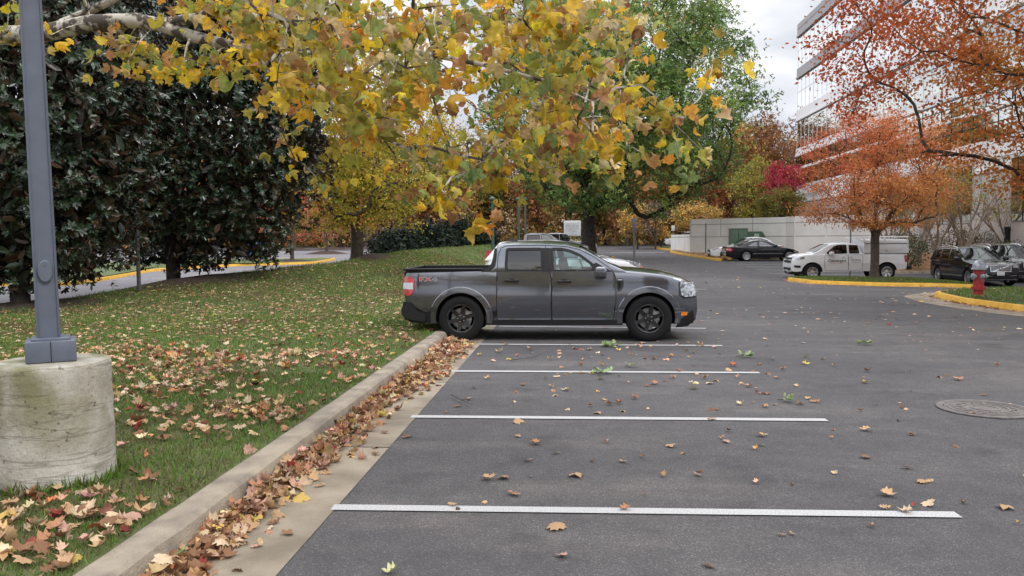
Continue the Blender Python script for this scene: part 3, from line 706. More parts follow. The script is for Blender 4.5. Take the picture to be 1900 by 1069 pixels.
    if 'dash' in S:
        q = MB(); dx = S['dash']; q.box((dx, 0, zbs-.03), (.5, Wb*1.8, .13), bev=.04); q.build('dashboard', M_seat, o)
        q = MB(); T = Matrix.Translation((dx-.42, .38, zbs-.0)) @ Matrix.Rotation(R(68), 4, 'Y')
        q.lathe([(.175, -.012), (.19, 0), (.175, .012), (.162, 0)], 24, T, 0, True); q.box(T @ Vector((0, 0, 0)), (.34, .05, .02), M=Matrix.Rotation(R(68), 4, 'Y')); q.build('steering_wheel', M_seat, o)
    # ---- lamps, trim pieces laid on the sides
    for nm, p, mt, off, th in S.get('plates', []):
        for sg in (1, -1):
            q = MB(); panel(q, rpoly(p, .015), side, off, th, (sg,)); q.build(nm, mt, o)
    for nm, p, mt, off in S.get('nose', []):
        q = MB(); front_face(q, p, xfz if off > 0 else xrz, off); q.build(nm, mt, o)
    for nm, fn, mt in S.get('extra', []):
        q = MB(); fn(q, side, gy, xfz, xrz); build_split(q, nm, mt, o, nm == 'wheel_flare')
    return o, side, gy, doors
def build_split(mb, name, mats, parent, byx=False):
    par = list(range(len(mb.v)))
    def fd(a):
        while par[a] != a: par[a] = par[par[a]]; a = par[a]
        return a
    for f in mb.f:
        for b in f[1:]: par[fd(b)] = fd(f[0])
    isl = {}
    for i, f in enumerate(mb.f): isl.setdefault(fd(f[0]), []).append(i)
    grp = {}
    for fs in isl.values():
        vs = np.array([mb.v[a] for i in fs for a in mb.f[i]]); c = (vs.min(0)+vs.max(0))/2
        k = (0 if abs(c[1]) < .1 else (1 if c[1] > 0 else -1), (round(c[0]/1.5) if byx else 0)); grp.setdefault(k, []).extend(fs)
    if any(k[0] == 0 for k in grp): grp = {(0, 0): list(range(len(mb.f)))}
    for fs in grp.values():
        q = MB(); mp = {}
        for i in fs:
            f = []
            for a in mb.f[i]:
                if a not in mp: mp[a] = len(q.v); q.v.append(mb.v[a])
                f.append(mp[a])
            q.f.append(tuple(f)); q.m.append(mb.m[i])
        q.build(name, mats, parent)
def mirrored(p): return [(-y, z) for y, z in p][::-1]
def textmesh(s, size, mt, extr=.0015, shear=0, spacing=1., bold=0):
    c = bpy.data.curves.new('lettering', 'FONT'); c.body = s; c.size = size; c.extrude = extr; c.align_x = 'CENTER'; c.align_y = 'CENTER'; c.shear = shear; c.space_character = spacing; c.offset = bold
    a = bpy.data.objects.new('tmp_text', c); COL.objects.link(a); dg = bpy.context.evaluated_depsgraph_get(); dg.update()
    me = bpy.data.meshes.new_from_object(a.evaluated_get(dg)); bpy.data.objects.remove(a); me.materials.clear(); me.materials.append(mt); return me
def decal(s, size, mt, parent, x, y, z, sg, name='lettering', **k):
    """lettering on the side; reads correctly from outside"""
    me = textmesh(s, size, mt, **k); o = link(name, me, parent); o.location = (x, y*sg, z)
    o.rotation_euler = (PI/2, 0, PI if sg > 0 else 0); return o
def arcpts(cx, cz, r, a0, a1, n=24): return [(cx+r*math.cos(R(a0+(a1-a0)*k/n)), cz+r*math.sin(R(a0+(a1-a0)*k/n))) for k in range(n+1)]

# ---- the grey crew-cab pickup
F2 = 3.076
def mav_flares(q, side, gy, xf, xr):
    for cx in (0, F2):
        for s in (1, -1):
            V = []; A = np.linspace(R(-10), R(190), 40)
            for a in A:
                for r_, off in ((.428, .0), (.428, .012), (.47, .013), (.515, .012), (.528, .0)):
                    x = cx+r_*math.cos(a); z = .375+r_*math.sin(a); V.append((x, s*(side(min(max(x, -1.0), 3.8), z)+off), z))
            Fs = [(k*5+j, k*5+j+1, (k+1)*5+j+1, (k+1)*5+j) for k in range(39) for j in range(4)]; q.raw(V, Fs if s > 0 else [f[::-1] for f in Fs])
def mav_rail(q, side, gy, xf, xr):
    p = [(-.955, 1.132), (.36, 1.168), (.455, 1.20), (.51, 1.26), (.535, 1.36), (.545, 1.52), (.575, 1.52), (.585, 1.36), (.57, 1.25)]
    for s in (1, -1):
        y = .86
        q.box((-.30, s*.832, 1.190), (1.33, .115, .030), bev=.010)
    panel(q, [(-.955, 1.128), (.36, 1.160), (.36, 1.205), (-.955, 1.200)], side, .006, .02)
    panel(q, rpoly([(.34, 1.20), (.34, 1.145), (.50, 1.155), (.572, 1.24), (.588, 1.36), (.592, 1.53), (.550, 1.53), (.537, 1.44), (.524, 1.36), (.500, 1.275), (.455, 1.22)], .01), lambda x, z: gy(x, z), .006, .02)
    q.box((-.940, 0, 1.190), (.06, 1.60, .03), bev=.010)
def mav_bump(q, side, gy, xf, xr):
    pr = [(-1.078, .50), (-1.066, .42), (-.99, .345), (-.80, .31), (-.60, .31), (-.60, .46), (-.82, .50), (-.92, .62), (-.955, .66), (-1.04, .58)]
    ys_ = np.linspace(-.885, .885, 25); n = len(pr); V = []
    for y in ys_:
        e = abs(y)/.885; sh = .10*e**5
        V += [(min(-.60, x+sh*(1 if x < -.7 else 0)), y, z+(.5-z)*.10*e**8) for x, z in pr]
    Fs = [(a*n+k, a*n+(k+1) % n, (a+1)*n+(k+1) % n, (a+1)*n+k) for a in range(24) for k in range(n)]+[tuple(range(n-1, -1, -1)), tuple(24*n+k for k in range(n))]
    q.raw(V, Fs)
    panel(q, [(-.98, .35), (-.86, .30), (-.435, .30), (-.435, .485), (-.62, .49), (-.74, .55), (-.85, .645), (-.98, .645)], lambda x, z: side(max(x, -.9), z), .010, .05)
def mav_sill(q, side, gy, xf, xr):
    panel(q, [(.40, .262), (F2-.42, .262), (F2-.44, .345), (.42, .345)], side, .012, .05)
    panel(q, [(.395, .345), (.52, .345), (.60, .43), (.60, .50), (.43, .50), (.40, .42)], side, .004, .02)
def mav_low(q, side, gy, xf, xr):
    panel(q, [(F2+.44, .22), (3.72, .235), (3.80, .30), (3.84, .345), (3.80, .50), (3.72, .44), (F2+.50, .34)], side, .010, .04)
    front_face(q, [(-.62, .27), (.62, .27), (.62, .50), (-.62, .50)], xf, .012)
    for s in (1, -1): q.box((3.42, s*.72, .22), (.03, .22, .16))
MAV = dict(cat='pickup truck', paint=M_gray, W=.915, x0=-.965, x1=3.86, zn=.55, ns=70, r=.375, rr=.235, tw=.235, wi=.125, style=(6, 0), rim=M_rimb,
    front=[(.2, 3.76), (.35, 3.855), (.50, 3.875), (.75, 3.862), (.90, 3.82), (1.0, 3.765), (1.05, 3.73), (1.2, 3.70)], rear=[(.2, -.90), (.6, -.955), (1.0, -.965), (1.3, -.955)],
    bot=[(-1, .36), (-.45, .30), (.5, .265), (2.7, .265), (3.4, .25), (3.9, .30)],
    top=[(-1, 1.20), (.40, 1.20), (.56, 1.165), (2.45, 1.165), (2.68, 1.195), (3.0, 1.17), (3.30, 1.135), (3.60, 1.085), (3.74, 1.04), (3.80, .995), (3.88, .95)],
    crown=[(-1, .004), (2.3, .004), (2.7, .045), (3.86, .05)],
    sec=[(.2, .92), (.34, .935), (.495, .965), (.55, 1.0), (.75, 1.004), (.88, .998), (.97, .985), (1.05, .970), (1.10, .955), (1.16, .940), (1.25, .92)],
    arch=[(0, .432), (F2, .445)], bed=(-.93, .46, .74, .765),
    gh=dict(Wb=.865, Wr=.700, zb=1.14, sm=.05, roof=[(.36, 1.14), (.365, 1.205), (.46, 1.225), (.505, 1.28), (.53, 1.38), (.545, 1.50), (.575, 1.595), (.70, 1.637), (.95, 1.652), (1.45, 1.652), (1.75, 1.628), (2.02, 1.565), (2.30, 1.41), (2.70, 1.165), (2.72, 1.14)],
            ws=dict(z=(1.215, 1.555), x=1.95), rw=dict(z=(1.22, 1.50), x=.75)),
    doors=[dict(p=[(.603, .352), (1.492, .352), (1.488, 1.02), (1.455, 1.150), (.603, 1.150), (.598, .9)], h=(.845, 1.000)),
           dict(p=[(1.506, .352), (2.49, .352), (2.535, .62), (2.538, 1.0), (2.52, 1.10), (2.47, 1.150), (1.470, 1.150), (1.502, 1.02)], h=(1.705, .985))],
    gseams=[[(1.395, 1.565), (1.40, 1.45), (1.455, 1.14)], [(.603, 1.14), (.61, 1.40), (.655, 1.53), (.75, 1.572), (1.40, 1.574), (1.72, 1.556), (1.95, 1.505), (2.20, 1.375), (2.50, 1.155)]],
    win=[dict(p=[(.760, 1.165), (1.345, 1.155), (1.335, 1.515), (.760, 1.515), (.745, 1.25)], g=GL_tint, fw=.045),
         dict(p=[(1.520, 1.150), (2.17, 1.140), (2.22, 1.215), (1.965, 1.405), (1.81, 1.475), (1.66, 1.512), (1.492, 1.515)], g=GL_front, fw=.045)],
    pillar=[[(1.345, 1.14), (1.50, 1.14), (1.475, 1.53), (1.335, 1.53)], [(2.16, 1.135), (2.50, 1.135), (2.22, 1.29), (2.16, 1.25)]],
    mir=(2.29, 1.145), seats=[1.72, .95], dash=2.45,
    plates=[('headlight', [(3.575, .90), (3.60, .755), (3.66, .725), (3.845, .735), (3.845, .80), (3.81, .955), (3.59, .965)], M_lamp, .010, .03),
            ('taillight', [(-.98, .775), (-.90, .745), (-.845, .76), (-.775, .85), (-.775, 1.02), (-.83, 1.065), (-.98, 1.065)], M_red, .012, .04),
            ('reverse_lamp', [(-.98, .86), (-.80, .86), (-.80, .895), (-.87, .90), (-.87, .935), (-.80, .94), (-.80, .97), (-.98, .965)], M_clear, .018, .02),
            ('lamp_surround', [(3.555, .97), (3.56, .75), (3.64, .70), (3.845, .71), (3.845, .735), (3.66, .725), (3.60, .755), (3.575, .90), (3.585, .97)], M_gloss, .008, .02),
            ('side_marker', [(3.595, .415), (3.70, .42), (3.71, .475), (3.60, .475)], M_amber, .010, .02),
            ('fender_vent', [(2.555, 1.03), (2.66, 1.03), (2.665, .90), (2.625, .83), (2.56, .815)], M_gloss, .006, .012),
            ('vent_recess', [(2.565, .985), (2.625, .985), (2.625, .90), (2.60, .86), (2.567, .85)], M_seam, .008, .004),
            ('vent_lettering', [(2.57, 1.004), (2.645, 1.004), (2.645, 1.016), (2.57, 1.016)], M_chrome, .008, .004)],
    nose=[('grille', [(-.56, .74), (.56, .74), (.54, .93), (-.54, .93)], M_gloss, .012), ('grille_bar', [(-.56, .83), (.56, .83), (.56, .87), (-.56, .87)], M_trim, .02),
          ('tailgate', [(-.74, .68), (.74, .68), (.76, 1.14), (-.76, 1.14)], M_gray, -.012)],
    extra=[('wheel_flare', mav_flares, M_gray), ('bed_rail_cap', mav_rail, M_trim), ('rear_bumper', mav_bump, M_trim), ('sill', mav_sill, M_trim), ('front_bumper', mav_low, M_trim)])
# nearside tyre line: front contact at photo (1203, 633), rear axle against the kerb
fc = G(1203, 632.5); MY = fc.y+.79
mav, ms, mg, md = car(MAV, 'pickup_truck', 'dark grey crew cab pickup with black wheels backed over the kerb', (fc.x-F2, MY, 0), 0)
M_decr = mat('decal_red', (.5, .04, .03), .4); M_decg = mat('decal_grey', (.16, .16, .17), .4); M_decs = mat('decal_silver', (.42, .42, .43), .4)
for sg in (-1, 1):
    xs_ = (-.655, -.545, -.435)
    for ch, x, mt in zip('FX4', xs_ if sg < 0 else xs_[::-1], (M_decr, M_decr, M_decg)):
        for mm, dy, bo in ((M_decs, .005, .006), (mt, .008, 0)):
            l = decal(ch, .105, mm, mav, x, ms(x, 1.02)+dy, 1.022, sg, extr=.001, bold=bo); l.scale = (1.45, .86, 1)
q = MB(); q.tube([(.78, 0, 1.645), (.80, 0, 1.66), (.90, 0, 1.665)], .01, 5); q.prism([(.74, 1.645), (.90, 1.645), (.76, 1.70), (.74, 1.70)], -.02, .02, XZ); q.build('antenna', M_gloss, mav)
# ------------------------------------------------------------------ the other vehicles
SECT = [(.15, .93), (.35, .965), (.55, 1.0), (.80, 1.0), (.95, .985), (1.05, .96), (1.2, .94)]
def spec(cat, pnt, L, W, wb, ro, belt, hood, roof, r=.34, rr=.235, wins=(), doors=(), deck=None, zb=.20, fp=None, rp=None, **k):
    x0, x1 = -ro, L-ro
    S = dict(cat=cat, paint=pnt, W=W/2, x0=x0, x1=x1, zn=.5, ns=44, r=r, rr=rr, style=(5, .28), rim=M_rims, sec=SECT, bot=[(x0, zb+.10), (x0+.5, zb), (x1-.5, zb), (x1, zb+.06)],
             arch=[(0, r+.055), (wb, r+.055)], front=fp or [(.15, x1-.10), (.32, x1-.01), (.55, x1), (.75, x1-.05), (.9, x1-.16)], rear=rp or [(.15, x0+.10), (.4, x0), (.7, x0), (.95, x0+.05), (1.1, x0+.08)],
             doors=doors, win=wins)
    S.update(k); return S
def lamp(x0, x1, z0, z1, d=0): return [(x0, z0), (x1, z0+d), (x1, z1+d), (x0, z1)]
def grille_bars(n, w, z0, z1, mt=None):
    def fn(q, side, gy, xf, xr):
        for k in range(n):
            y = -w+2*w*(k+.5)/n; front_face(q, [(y-.008, z0), (y+.008, z0), (y+.008, z1), (y-.008, z1)], xf, .022)
    return fn
def plate_fn(z, rear=False, w=.16):
    def fn(q, side, gy, xf, xr):
        front_face(q, [(-w, z-.075), (w, z-.075), (w, z+.075), (-w, z+.075)], xr if rear else xf, -.02 if rear else .03)
    return fn
def low_dark(x0, x1, z=.24, h=.10):
    def fn(q, side, gy, xf, xr): panel(q, [(x0, z), (x1, z), (x1, z+h), (x0, z+h)], side, .008, .03)
    return fn
# -- compact white SUV, two of them further along the row
def suvspec(pnt, L=4.60, W=1.86, wb=2.69, ro=.93, H=1.64, belt=1.06, hood=1.07, r=.36, glass=None, **k):
    x0, x1 = -ro, L-ro; gl = glass or GL_mid; d = H-1.64
    S = spec('suv', pnt, L, W, wb, ro, belt, hood, H, r=r, zb=.24, doors=[dict(p=[(.30, .36), (.98, .34), (1.02, belt-.05), (.12, belt-.05), (.12, .85), (.25, .70)], h=(.28, .93)), dict(p=[(1.0, .34), (wb-.52, .34), (wb-.46, .6), (wb-.50, belt-.05), (1.04, belt-.05)], h=(1.25, .91))],
        wins=[dict(p=[(-.52, belt+.06), (.07, belt+.03), (.05, H-.14), (-.30, H-.18)], g=GL_tint), dict(p=[(.14, belt+.03), (.98, belt+.01), (.94, H-.11), (.12, H-.13)], g=GL_tint), dict(p=[(1.06, belt+.01), (wb-.72, belt), (wb-.95, H-.33), (1.5, H-.14), (1.02, H-.11)], g=gl)],
        top=[(x0, belt-.02), (wb-.75, belt-.02), (wb-.55, hood), (wb-.1, hood-.02), (wb+.45, hood-.09), (x1-.12, hood-.20), (x1, hood-.30)],
        front=[(.2, x1-.08), (.4, x1), (.7, x1-.01), (.9, x1-.07), (1.0, x1-.16)], rear=[(.2, x0+.08), (.5, x0), (.8, x0+.02), (1.1, x0+.05)],
        gh=dict(Wb=W/2-.07, Wr=W/2-.24, zb=belt-.03, roof=[(x0+.03, belt-.03), (x0+.10, belt+.10), (x0+.32, H-.17), (x0+.42, H-.06), (x0+.9, H-.015), (.6, H), (1.1, H-.005), (1.5, H-.06), (wb-.52, hood), (wb-.50, belt-.03)], ws=dict(z=(hood+.05, H-.10), x=1.35), rw=dict(z=(belt+.10, H-.20), x=x0+.45)),
        mir=(wb-.80, belt+.05), seats=[1.35, .55], dash=wb-.75,
        plates=[('headlight', [(x1-.42, hood-.18), (x1-.05, hood-.34), (x1-.03, hood-.26), (x1-.10, hood-.20), (x1-.36, hood-.135)], M_lamp, .008, .02), ('taillight', [(x0-.0, belt-.22), (x0+.16, belt-.2), (x0+.20, belt+.0), (x0+.0, belt+.02)], M_red, .010, .03)],
        nose=[('grille', [(-.5, .62), (.5, .62), (.54, hood-.30), (-.54, hood-.30)], M_trim, .012), ('front_bumper', [(-.6, .30), (.6, .30), (.55, .46), (-.55, .46)], M_trim, .012), ('hatch_lamp', [(-.70, belt-.15), (.70, belt-.15), (.70, belt-.06), (-.70, belt-.06)], M_red, -.012)],
        extra=[('sill', low_dark(.42, wb-.42, .23, .13), M_trim), ('licence_plate', plate_fn(.55), M_plate)])
    S.update(k); return S
def place(S, name, label, px, Yn, head, group=None):
    """rear axle under photo column px, near side of the body at distance Yn"""
    p = AT(px, 500, Yn); W = S['W']; y = Yn+W
    xm = p.x+(1 if head == 0 else -1)*1.4
    return car(S, name, label, (p.x, y, float(gz(xm, y))), head, group)
NX = 2.02
def place_nose(S, name, label, Yn, nx=NX, group=None):
    y = Yn+S['W']; return car(S, name, label, (nx-S['x1'], y, float(gz(0, y))), 0, group)
S1 = suvspec(M_cwhite, L=4.62, H=1.66, hood=1.15, belt=1.12)
S1['plates'][1] = ('taillight', [(-.93, .98), (-.80, 1.0), (-.74, 1.34), (-.90, 1.36)], M_red, -.045, .03)
S1['plates'].append(('side_marker', [(3.60, .80), (3.66, .80), (3.66, .86), (3.60, .86)], M_amber, .01, .02))
place_nose(S1, 'compact_suv', 'white compact suv parked right behind the dark grey pickup', 23.4)
# -- white sedan and big grey pickup beyond
def sedanspec(pnt, L=4.85, W=1.83, wb=2.78, ro=1.08, H=1.45, **k):
    x0, x1 = -ro, L-ro; belt = .95
    S = spec('car', pnt, L, W, wb, ro, belt, .95, H, r=.33, doors=[dict(p=[(.28, .30), (.93, .28), (.98, belt-.05), (.20, belt-.05), (.14, .75)], h=(.30, .84)), dict(p=[(.95, .28), (wb-.55, .28), (wb-.48, .55), (wb-.55, belt-.05), (1.0, belt-.05)], h=(1.18, .82))],
        wins=[dict(p=[(-.22, belt+.06), (.93, belt+.02), (.90, H-.10), (.35, H-.13), (.0, H-.25)], g=GL_mid), dict(p=[(1.0, belt+.02), (wb-.72, belt+.01), (wb-.95, belt+.16), (1.42, H-.14), (.97, H-.09)], g=GL_mid)],
        top=[(x0, .93), (-.5, belt-.01), (wb-.75, belt-.02), (wb-.55, .95), (wb, .90), (wb+.5, .80), (x1-.08, .70), (x1, .62)],
        gh=dict(Wb=W/2-.08, Wr=W/2-.26, zb=belt-.03, roof=[(-.78, belt-.03), (-.70, belt+.02), (-.2, H-.18), (.15, H-.05), (.6, H), (1.0, H-.005), (1.35, H-.06), (wb-.52, belt+.0), (wb-.48, belt-.03)], ws=dict(z=(belt+.05, H-.08), x=1.2), rw=dict(z=(belt+.06, H-.12), x=.1)),
        mir=(wb-.88, belt+.04), seats=[1.2, .3], dash=wb-.8,
        plates=[('headlight', [(x1-.55, .74), (x1-.06, .60), (x1-.04, .67), (x1-.15, .72), (x1-.5, .80)], M_lamp, .008, .02), ('taillight', [(x0, .72), (x0+.30, .78), (x0+.34, .88), (x0, .90)], M_red, .008, .02)],
        nose=[('grille', [(-.45, .50), (.45, .50), (.42, .64), (-.42, .64)], M_trim, .012), ('bumper_intake', [(-.5, .24), (.5, .24), (.45, .36), (-.45, .36)], M_trim, .012), ('tail_lamp_bar', [(-.68, .76), (.68, .76), (.68, .86), (-.68, .86)], M_red, -.012)],
        extra=[('licence_plate', plate_fn(.44), M_plate)])
    S.update(k); return S
place_nose(sedanspec(M_cwhite), 'parked_sedan', 'white sedan whose nose shows past the compact suv, left of the black sign post', 40.5, 1.95)
RAM = dict(cat='pickup truck', paint=M_csilver, W=1.0, x0=-1.25, x1=4.55, zn=.5, ns=50, r=.40, rr=.25, style=(5, .28), rim=M_rims, sec=[(.2, .94), (.5, .98), (.8, 1.0), (1.1, .99), (1.3, .96)],
    front=[(.3, 4.5), (.5, 4.55), (.9, 4.54), (1.1, 4.48)], rear=[(.3, -1.2), (.6, -1.25), (1.2, -1.24)], bot=[(-1.25, .5), (-.6, .42), (3.2, .40), (4.55, .46)],
    top=[(-1.25, 1.40), (.55, 1.40), (.62, 1.30), (2.9, 1.30), (3.05, 1.36), (3.6, 1.33), (4.3, 1.22), (4.55, 1.10)], crown=[(-1.25, .004), (2.8, .01), (3.0, .06), (4.55, .06)],
    arch=[(0, .47), (3.57, .47)], bed=(-1.2, .55, .85, .82), gh=dict(Wb=.93, Wr=.76, zb=1.27, roof=[(.60, 1.27), (.63, 1.75), (.75, 1.90), (1.2, 1.95), (1.9, 1.94), (2.25, 1.86), (3.0, 1.33), (3.02, 1.27)], ws=dict(z=(1.40, 1.85), x=2.15), rw=dict(z=(1.38, 1.78), x=.9)),
    doors=[dict(p=[(.70, .50), (1.62, .50), (1.66, 1.26), (.70, 1.26)], h=(.95, 1.12)), dict(p=[(1.64, .50), (2.78, .50), (2.82, 1.26), (1.68, 1.26)], h=(1.9, 1.11))],
    win=[dict(p=[(.82, 1.33), (1.60, 1.33), (1.58, 1.80), (.84, 1.78)], g=GL_tint), dict(p=[(1.70, 1.33), (2.62, 1.32), (2.2, 1.74), (2.0, 1.82), (1.68, 1.82)], g=GL_mid)],
    mir=(2.62, 1.38), seats=[1.9, 1.0], dash=2.75, plates=[('headlight', [(4.15, .95), (4.5, .92), (4.48, 1.12), (4.15, 1.14)], M_lamp, .01, .02), ('taillight', [(-1.25, 1.0), (-1.1, 1.0), (-1.1, 1.34), (-1.25, 1.34)], M_red, .01, .03)],
    nose=[('grille', [(-.62, .75), (.62, .75), (.66, 1.12), (-.66, 1.12)], M_trim, .014), ('front_bumper', [(-.72, .46), (.72, .46), (.72, .66), (-.72, .66)], M_chrome, .03), ('tailgate', [(-.8, .75), (.8, .75), (.8, 1.34), (-.8, 1.34)], M_csilver, -.012)],
    extra=[('tonneau_cover', lambda q, side, gy, xf, xr: q.box((-.35, 0, 1.415), (1.72, 1.76, .05), bev=.015), M_trim)])
place_nose(RAM, 'full_size_pickup', 'grey full size pickup with a black bed cover below the white site board', 48.5, .95)
S2 = suvspec(M_cwhite, L=4.9, H=1.85, hood=1.2, belt=1.18, r=.38)
place_nose(S2, 'tall_suv', 'tall white suv largely hidden by the green oak trunk, beside the site board', 63.5, 1.9)
S3 = suvspec(M_cwhite, L=4.7, H=1.72, hood=1.1, belt=1.1)
p = AT(1236, 452, 92); car(S3, 'crossover', 'white crossover by the low end of the pale wall, far back', (p.x+3.7, 93, float(gz(p.x, 93))), PI)
# -- black coupe
wb = 2.70
CLK = spec('car', M_cblack, 4.63, 1.74, wb, 1.28, .93, .92, 1.40, r=.325, rr=.235, zb=.19, style=(7, .20), rim=M_rims,
    doors=[dict(p=[(.62, .27), (wb-.52, .27), (wb-.44, .6), (wb-.58, .90), (.72, .92)], h=(.88, .84))],
    wins=[dict(p=[(-.02, .95), (.72, .93), (.72, 1.25), (.42, 1.20)], g=GL_mid), dict(p=[(.80, .93), (1.75, .92), (1.36, 1.16), (1.05, 1.28), (.80, 1.29)], g=GL_mid)],
    top=[(-1.28, .94), (-.6, .95), (.6, .91), (2.05, .90), (2.15, .94), (2.6, .89), (3.0, .80), (3.25, .67), (3.35, .56)],
    gh=dict(Wb=.80, Wr=.60, zb=.89, roof=[(-.72, .89), (-.66, .95), (-.1, 1.20), (.4, 1.36), (.8, 1.40), (1.15, 1.375), (1.5, 1.27), (2.15, .93), (2.2, .89)], ws=dict(z=(.98, 1.30), x=1.0), rw=dict(z=(1.0, 1.30), x=.3)),
    mir=(1.78, .97), seats=[1.0, .2], dash=2.0,
    plates=[('headlight', [(2.95, .56), (3.30, .50), (3.28, .62), (3.0, .70)], M_lamp, .008, .02), ('taillight', [(-1.28, .66), (-1.0, .63), (-.86, .70), (-.98, .86), (-1.28, .86)], M_red, .008, .02), ('reverse_lamp', [(-1.28, .73), (-.98, .715), (-.98, .745), (-1.28, .77)], M_clear, .013, .02),
            ('side_strip', [(.42, .475), (2.25, .475), (2.25, .50), (.42, .50)], M_chrome, .010, .02), ('bumper_strip', [(-1.28, .50), (-.40, .50), (-.40, .535), (-1.28, .54)], M_trim, .012, .02)],
    nose=[('grille', [(-.38, .44), (.38, .44), (.34, .62), (-.34, .62)], M_chrome, .012), ('bumper_strip', [(-.62, .50), (.62, .50), (.62, .54), (-.62, .54)], M_trim, -.014), ('tail_lamp', [(-.66, .66), (-.40, .66), (-.40, .85), (-.66, .85)], M_red, -.014), ('tail_lamp', [(.40, .66), (.66, .66), (.66, .85), (.40, .85)], M_red, -.014)],
    extra=[('licence_plate', plate_fn(.74, True), M_plate)], mirp=M_cblack)
place(CLK, 'coupe', 'black two door coupe parked in front of the pale wall', 1385, 53.0, 0)
place(sedanspec(M_cwhite, H=1.52), 'parked_sedan', 'white sedan mostly hidden behind the black coupe, beside the green transformer', 1424, 55.9, PI)
# -- white service pickup with cap and rack
CX = 3.26
def colo_cap(q, side, gy, xf, xr):
    V = []; st = [-.93, -.92, .99, 1.0]
    prof = [(.90, 1.225), (.885, 1.65), (.87, 1.80), (.82, 1.855), (.5, 1.88), (0, 1.885)]; prof = prof+[(-y, z) for y, z in prof[-2::-1]]; n = len(prof)
    for i, x in enumerate((-.95, -.90, .98, 1.0)):
        k = .985 if i in (0, 3) else 1; V += [(x, y*k, 1.225+(z-1.225)*k) for y, z in prof]
    Fs = [(a*n+k, a*n+k+1, (a+1)*n+k+1, (a+1)*n+k) for a in range(3) for k in range(n-1)]+[tuple(range(n)), tuple(3*n+k for k in range(n-1, -1, -1))]
    q.raw(V, Fs)
def colo_capdoor(q, side, gy, xf, xr):
    for s in (1, -1): q.box((-.03, s*.893, 1.445), (1.62, .012, .36), bev=.004)
def colo_capline(q, side, gy, xf, xr):
    for s in (1, -1):
        q.box((.02, s*.888, 1.662), (1.90, .02, .03)); q.box((.02, s*.905, 1.232), (1.90, .02, .016))
def colo_rack(q, side, gy, xf, xr):
    for x in (1.02, .10, -.86):
        for s in (1, -1): q.tube([(x-.04, s*.90, 1.50), (x-.02, s*.86, 1.95), (x, s*.80, 1.97)], .022, 6)
        q.tube([(x, -.82, 1.96), (x, .82, 1.96)], .022, 6)
    for s in (1, -1): q.tube([(1.35, s*.74, 1.93), (-1.0, s*.74, 1.985)], .018, 6)
    q.tube([(1.35, -.74, 1.93), (1.35, .74, 1.93)], .02, 6); q.tube([(1.35, .74, 1.93), (1.1, .74, 1.80)], .016, 5); q.tube([(1.35, -.74, 1.93), (1.1, -.74, 1.80)], .016, 5)
def colo_low(q, side, gy, xf, xr):
    panel(q, [(CX+.42, .28), (4.05, .30), (4.12, .42), (3.95, .40), (CX+.44, .44)], side, .010, .04); front_face(q, [(-.66, .27), (.66, .27), (.66, .40), (-.66, .40)], xf, .014)
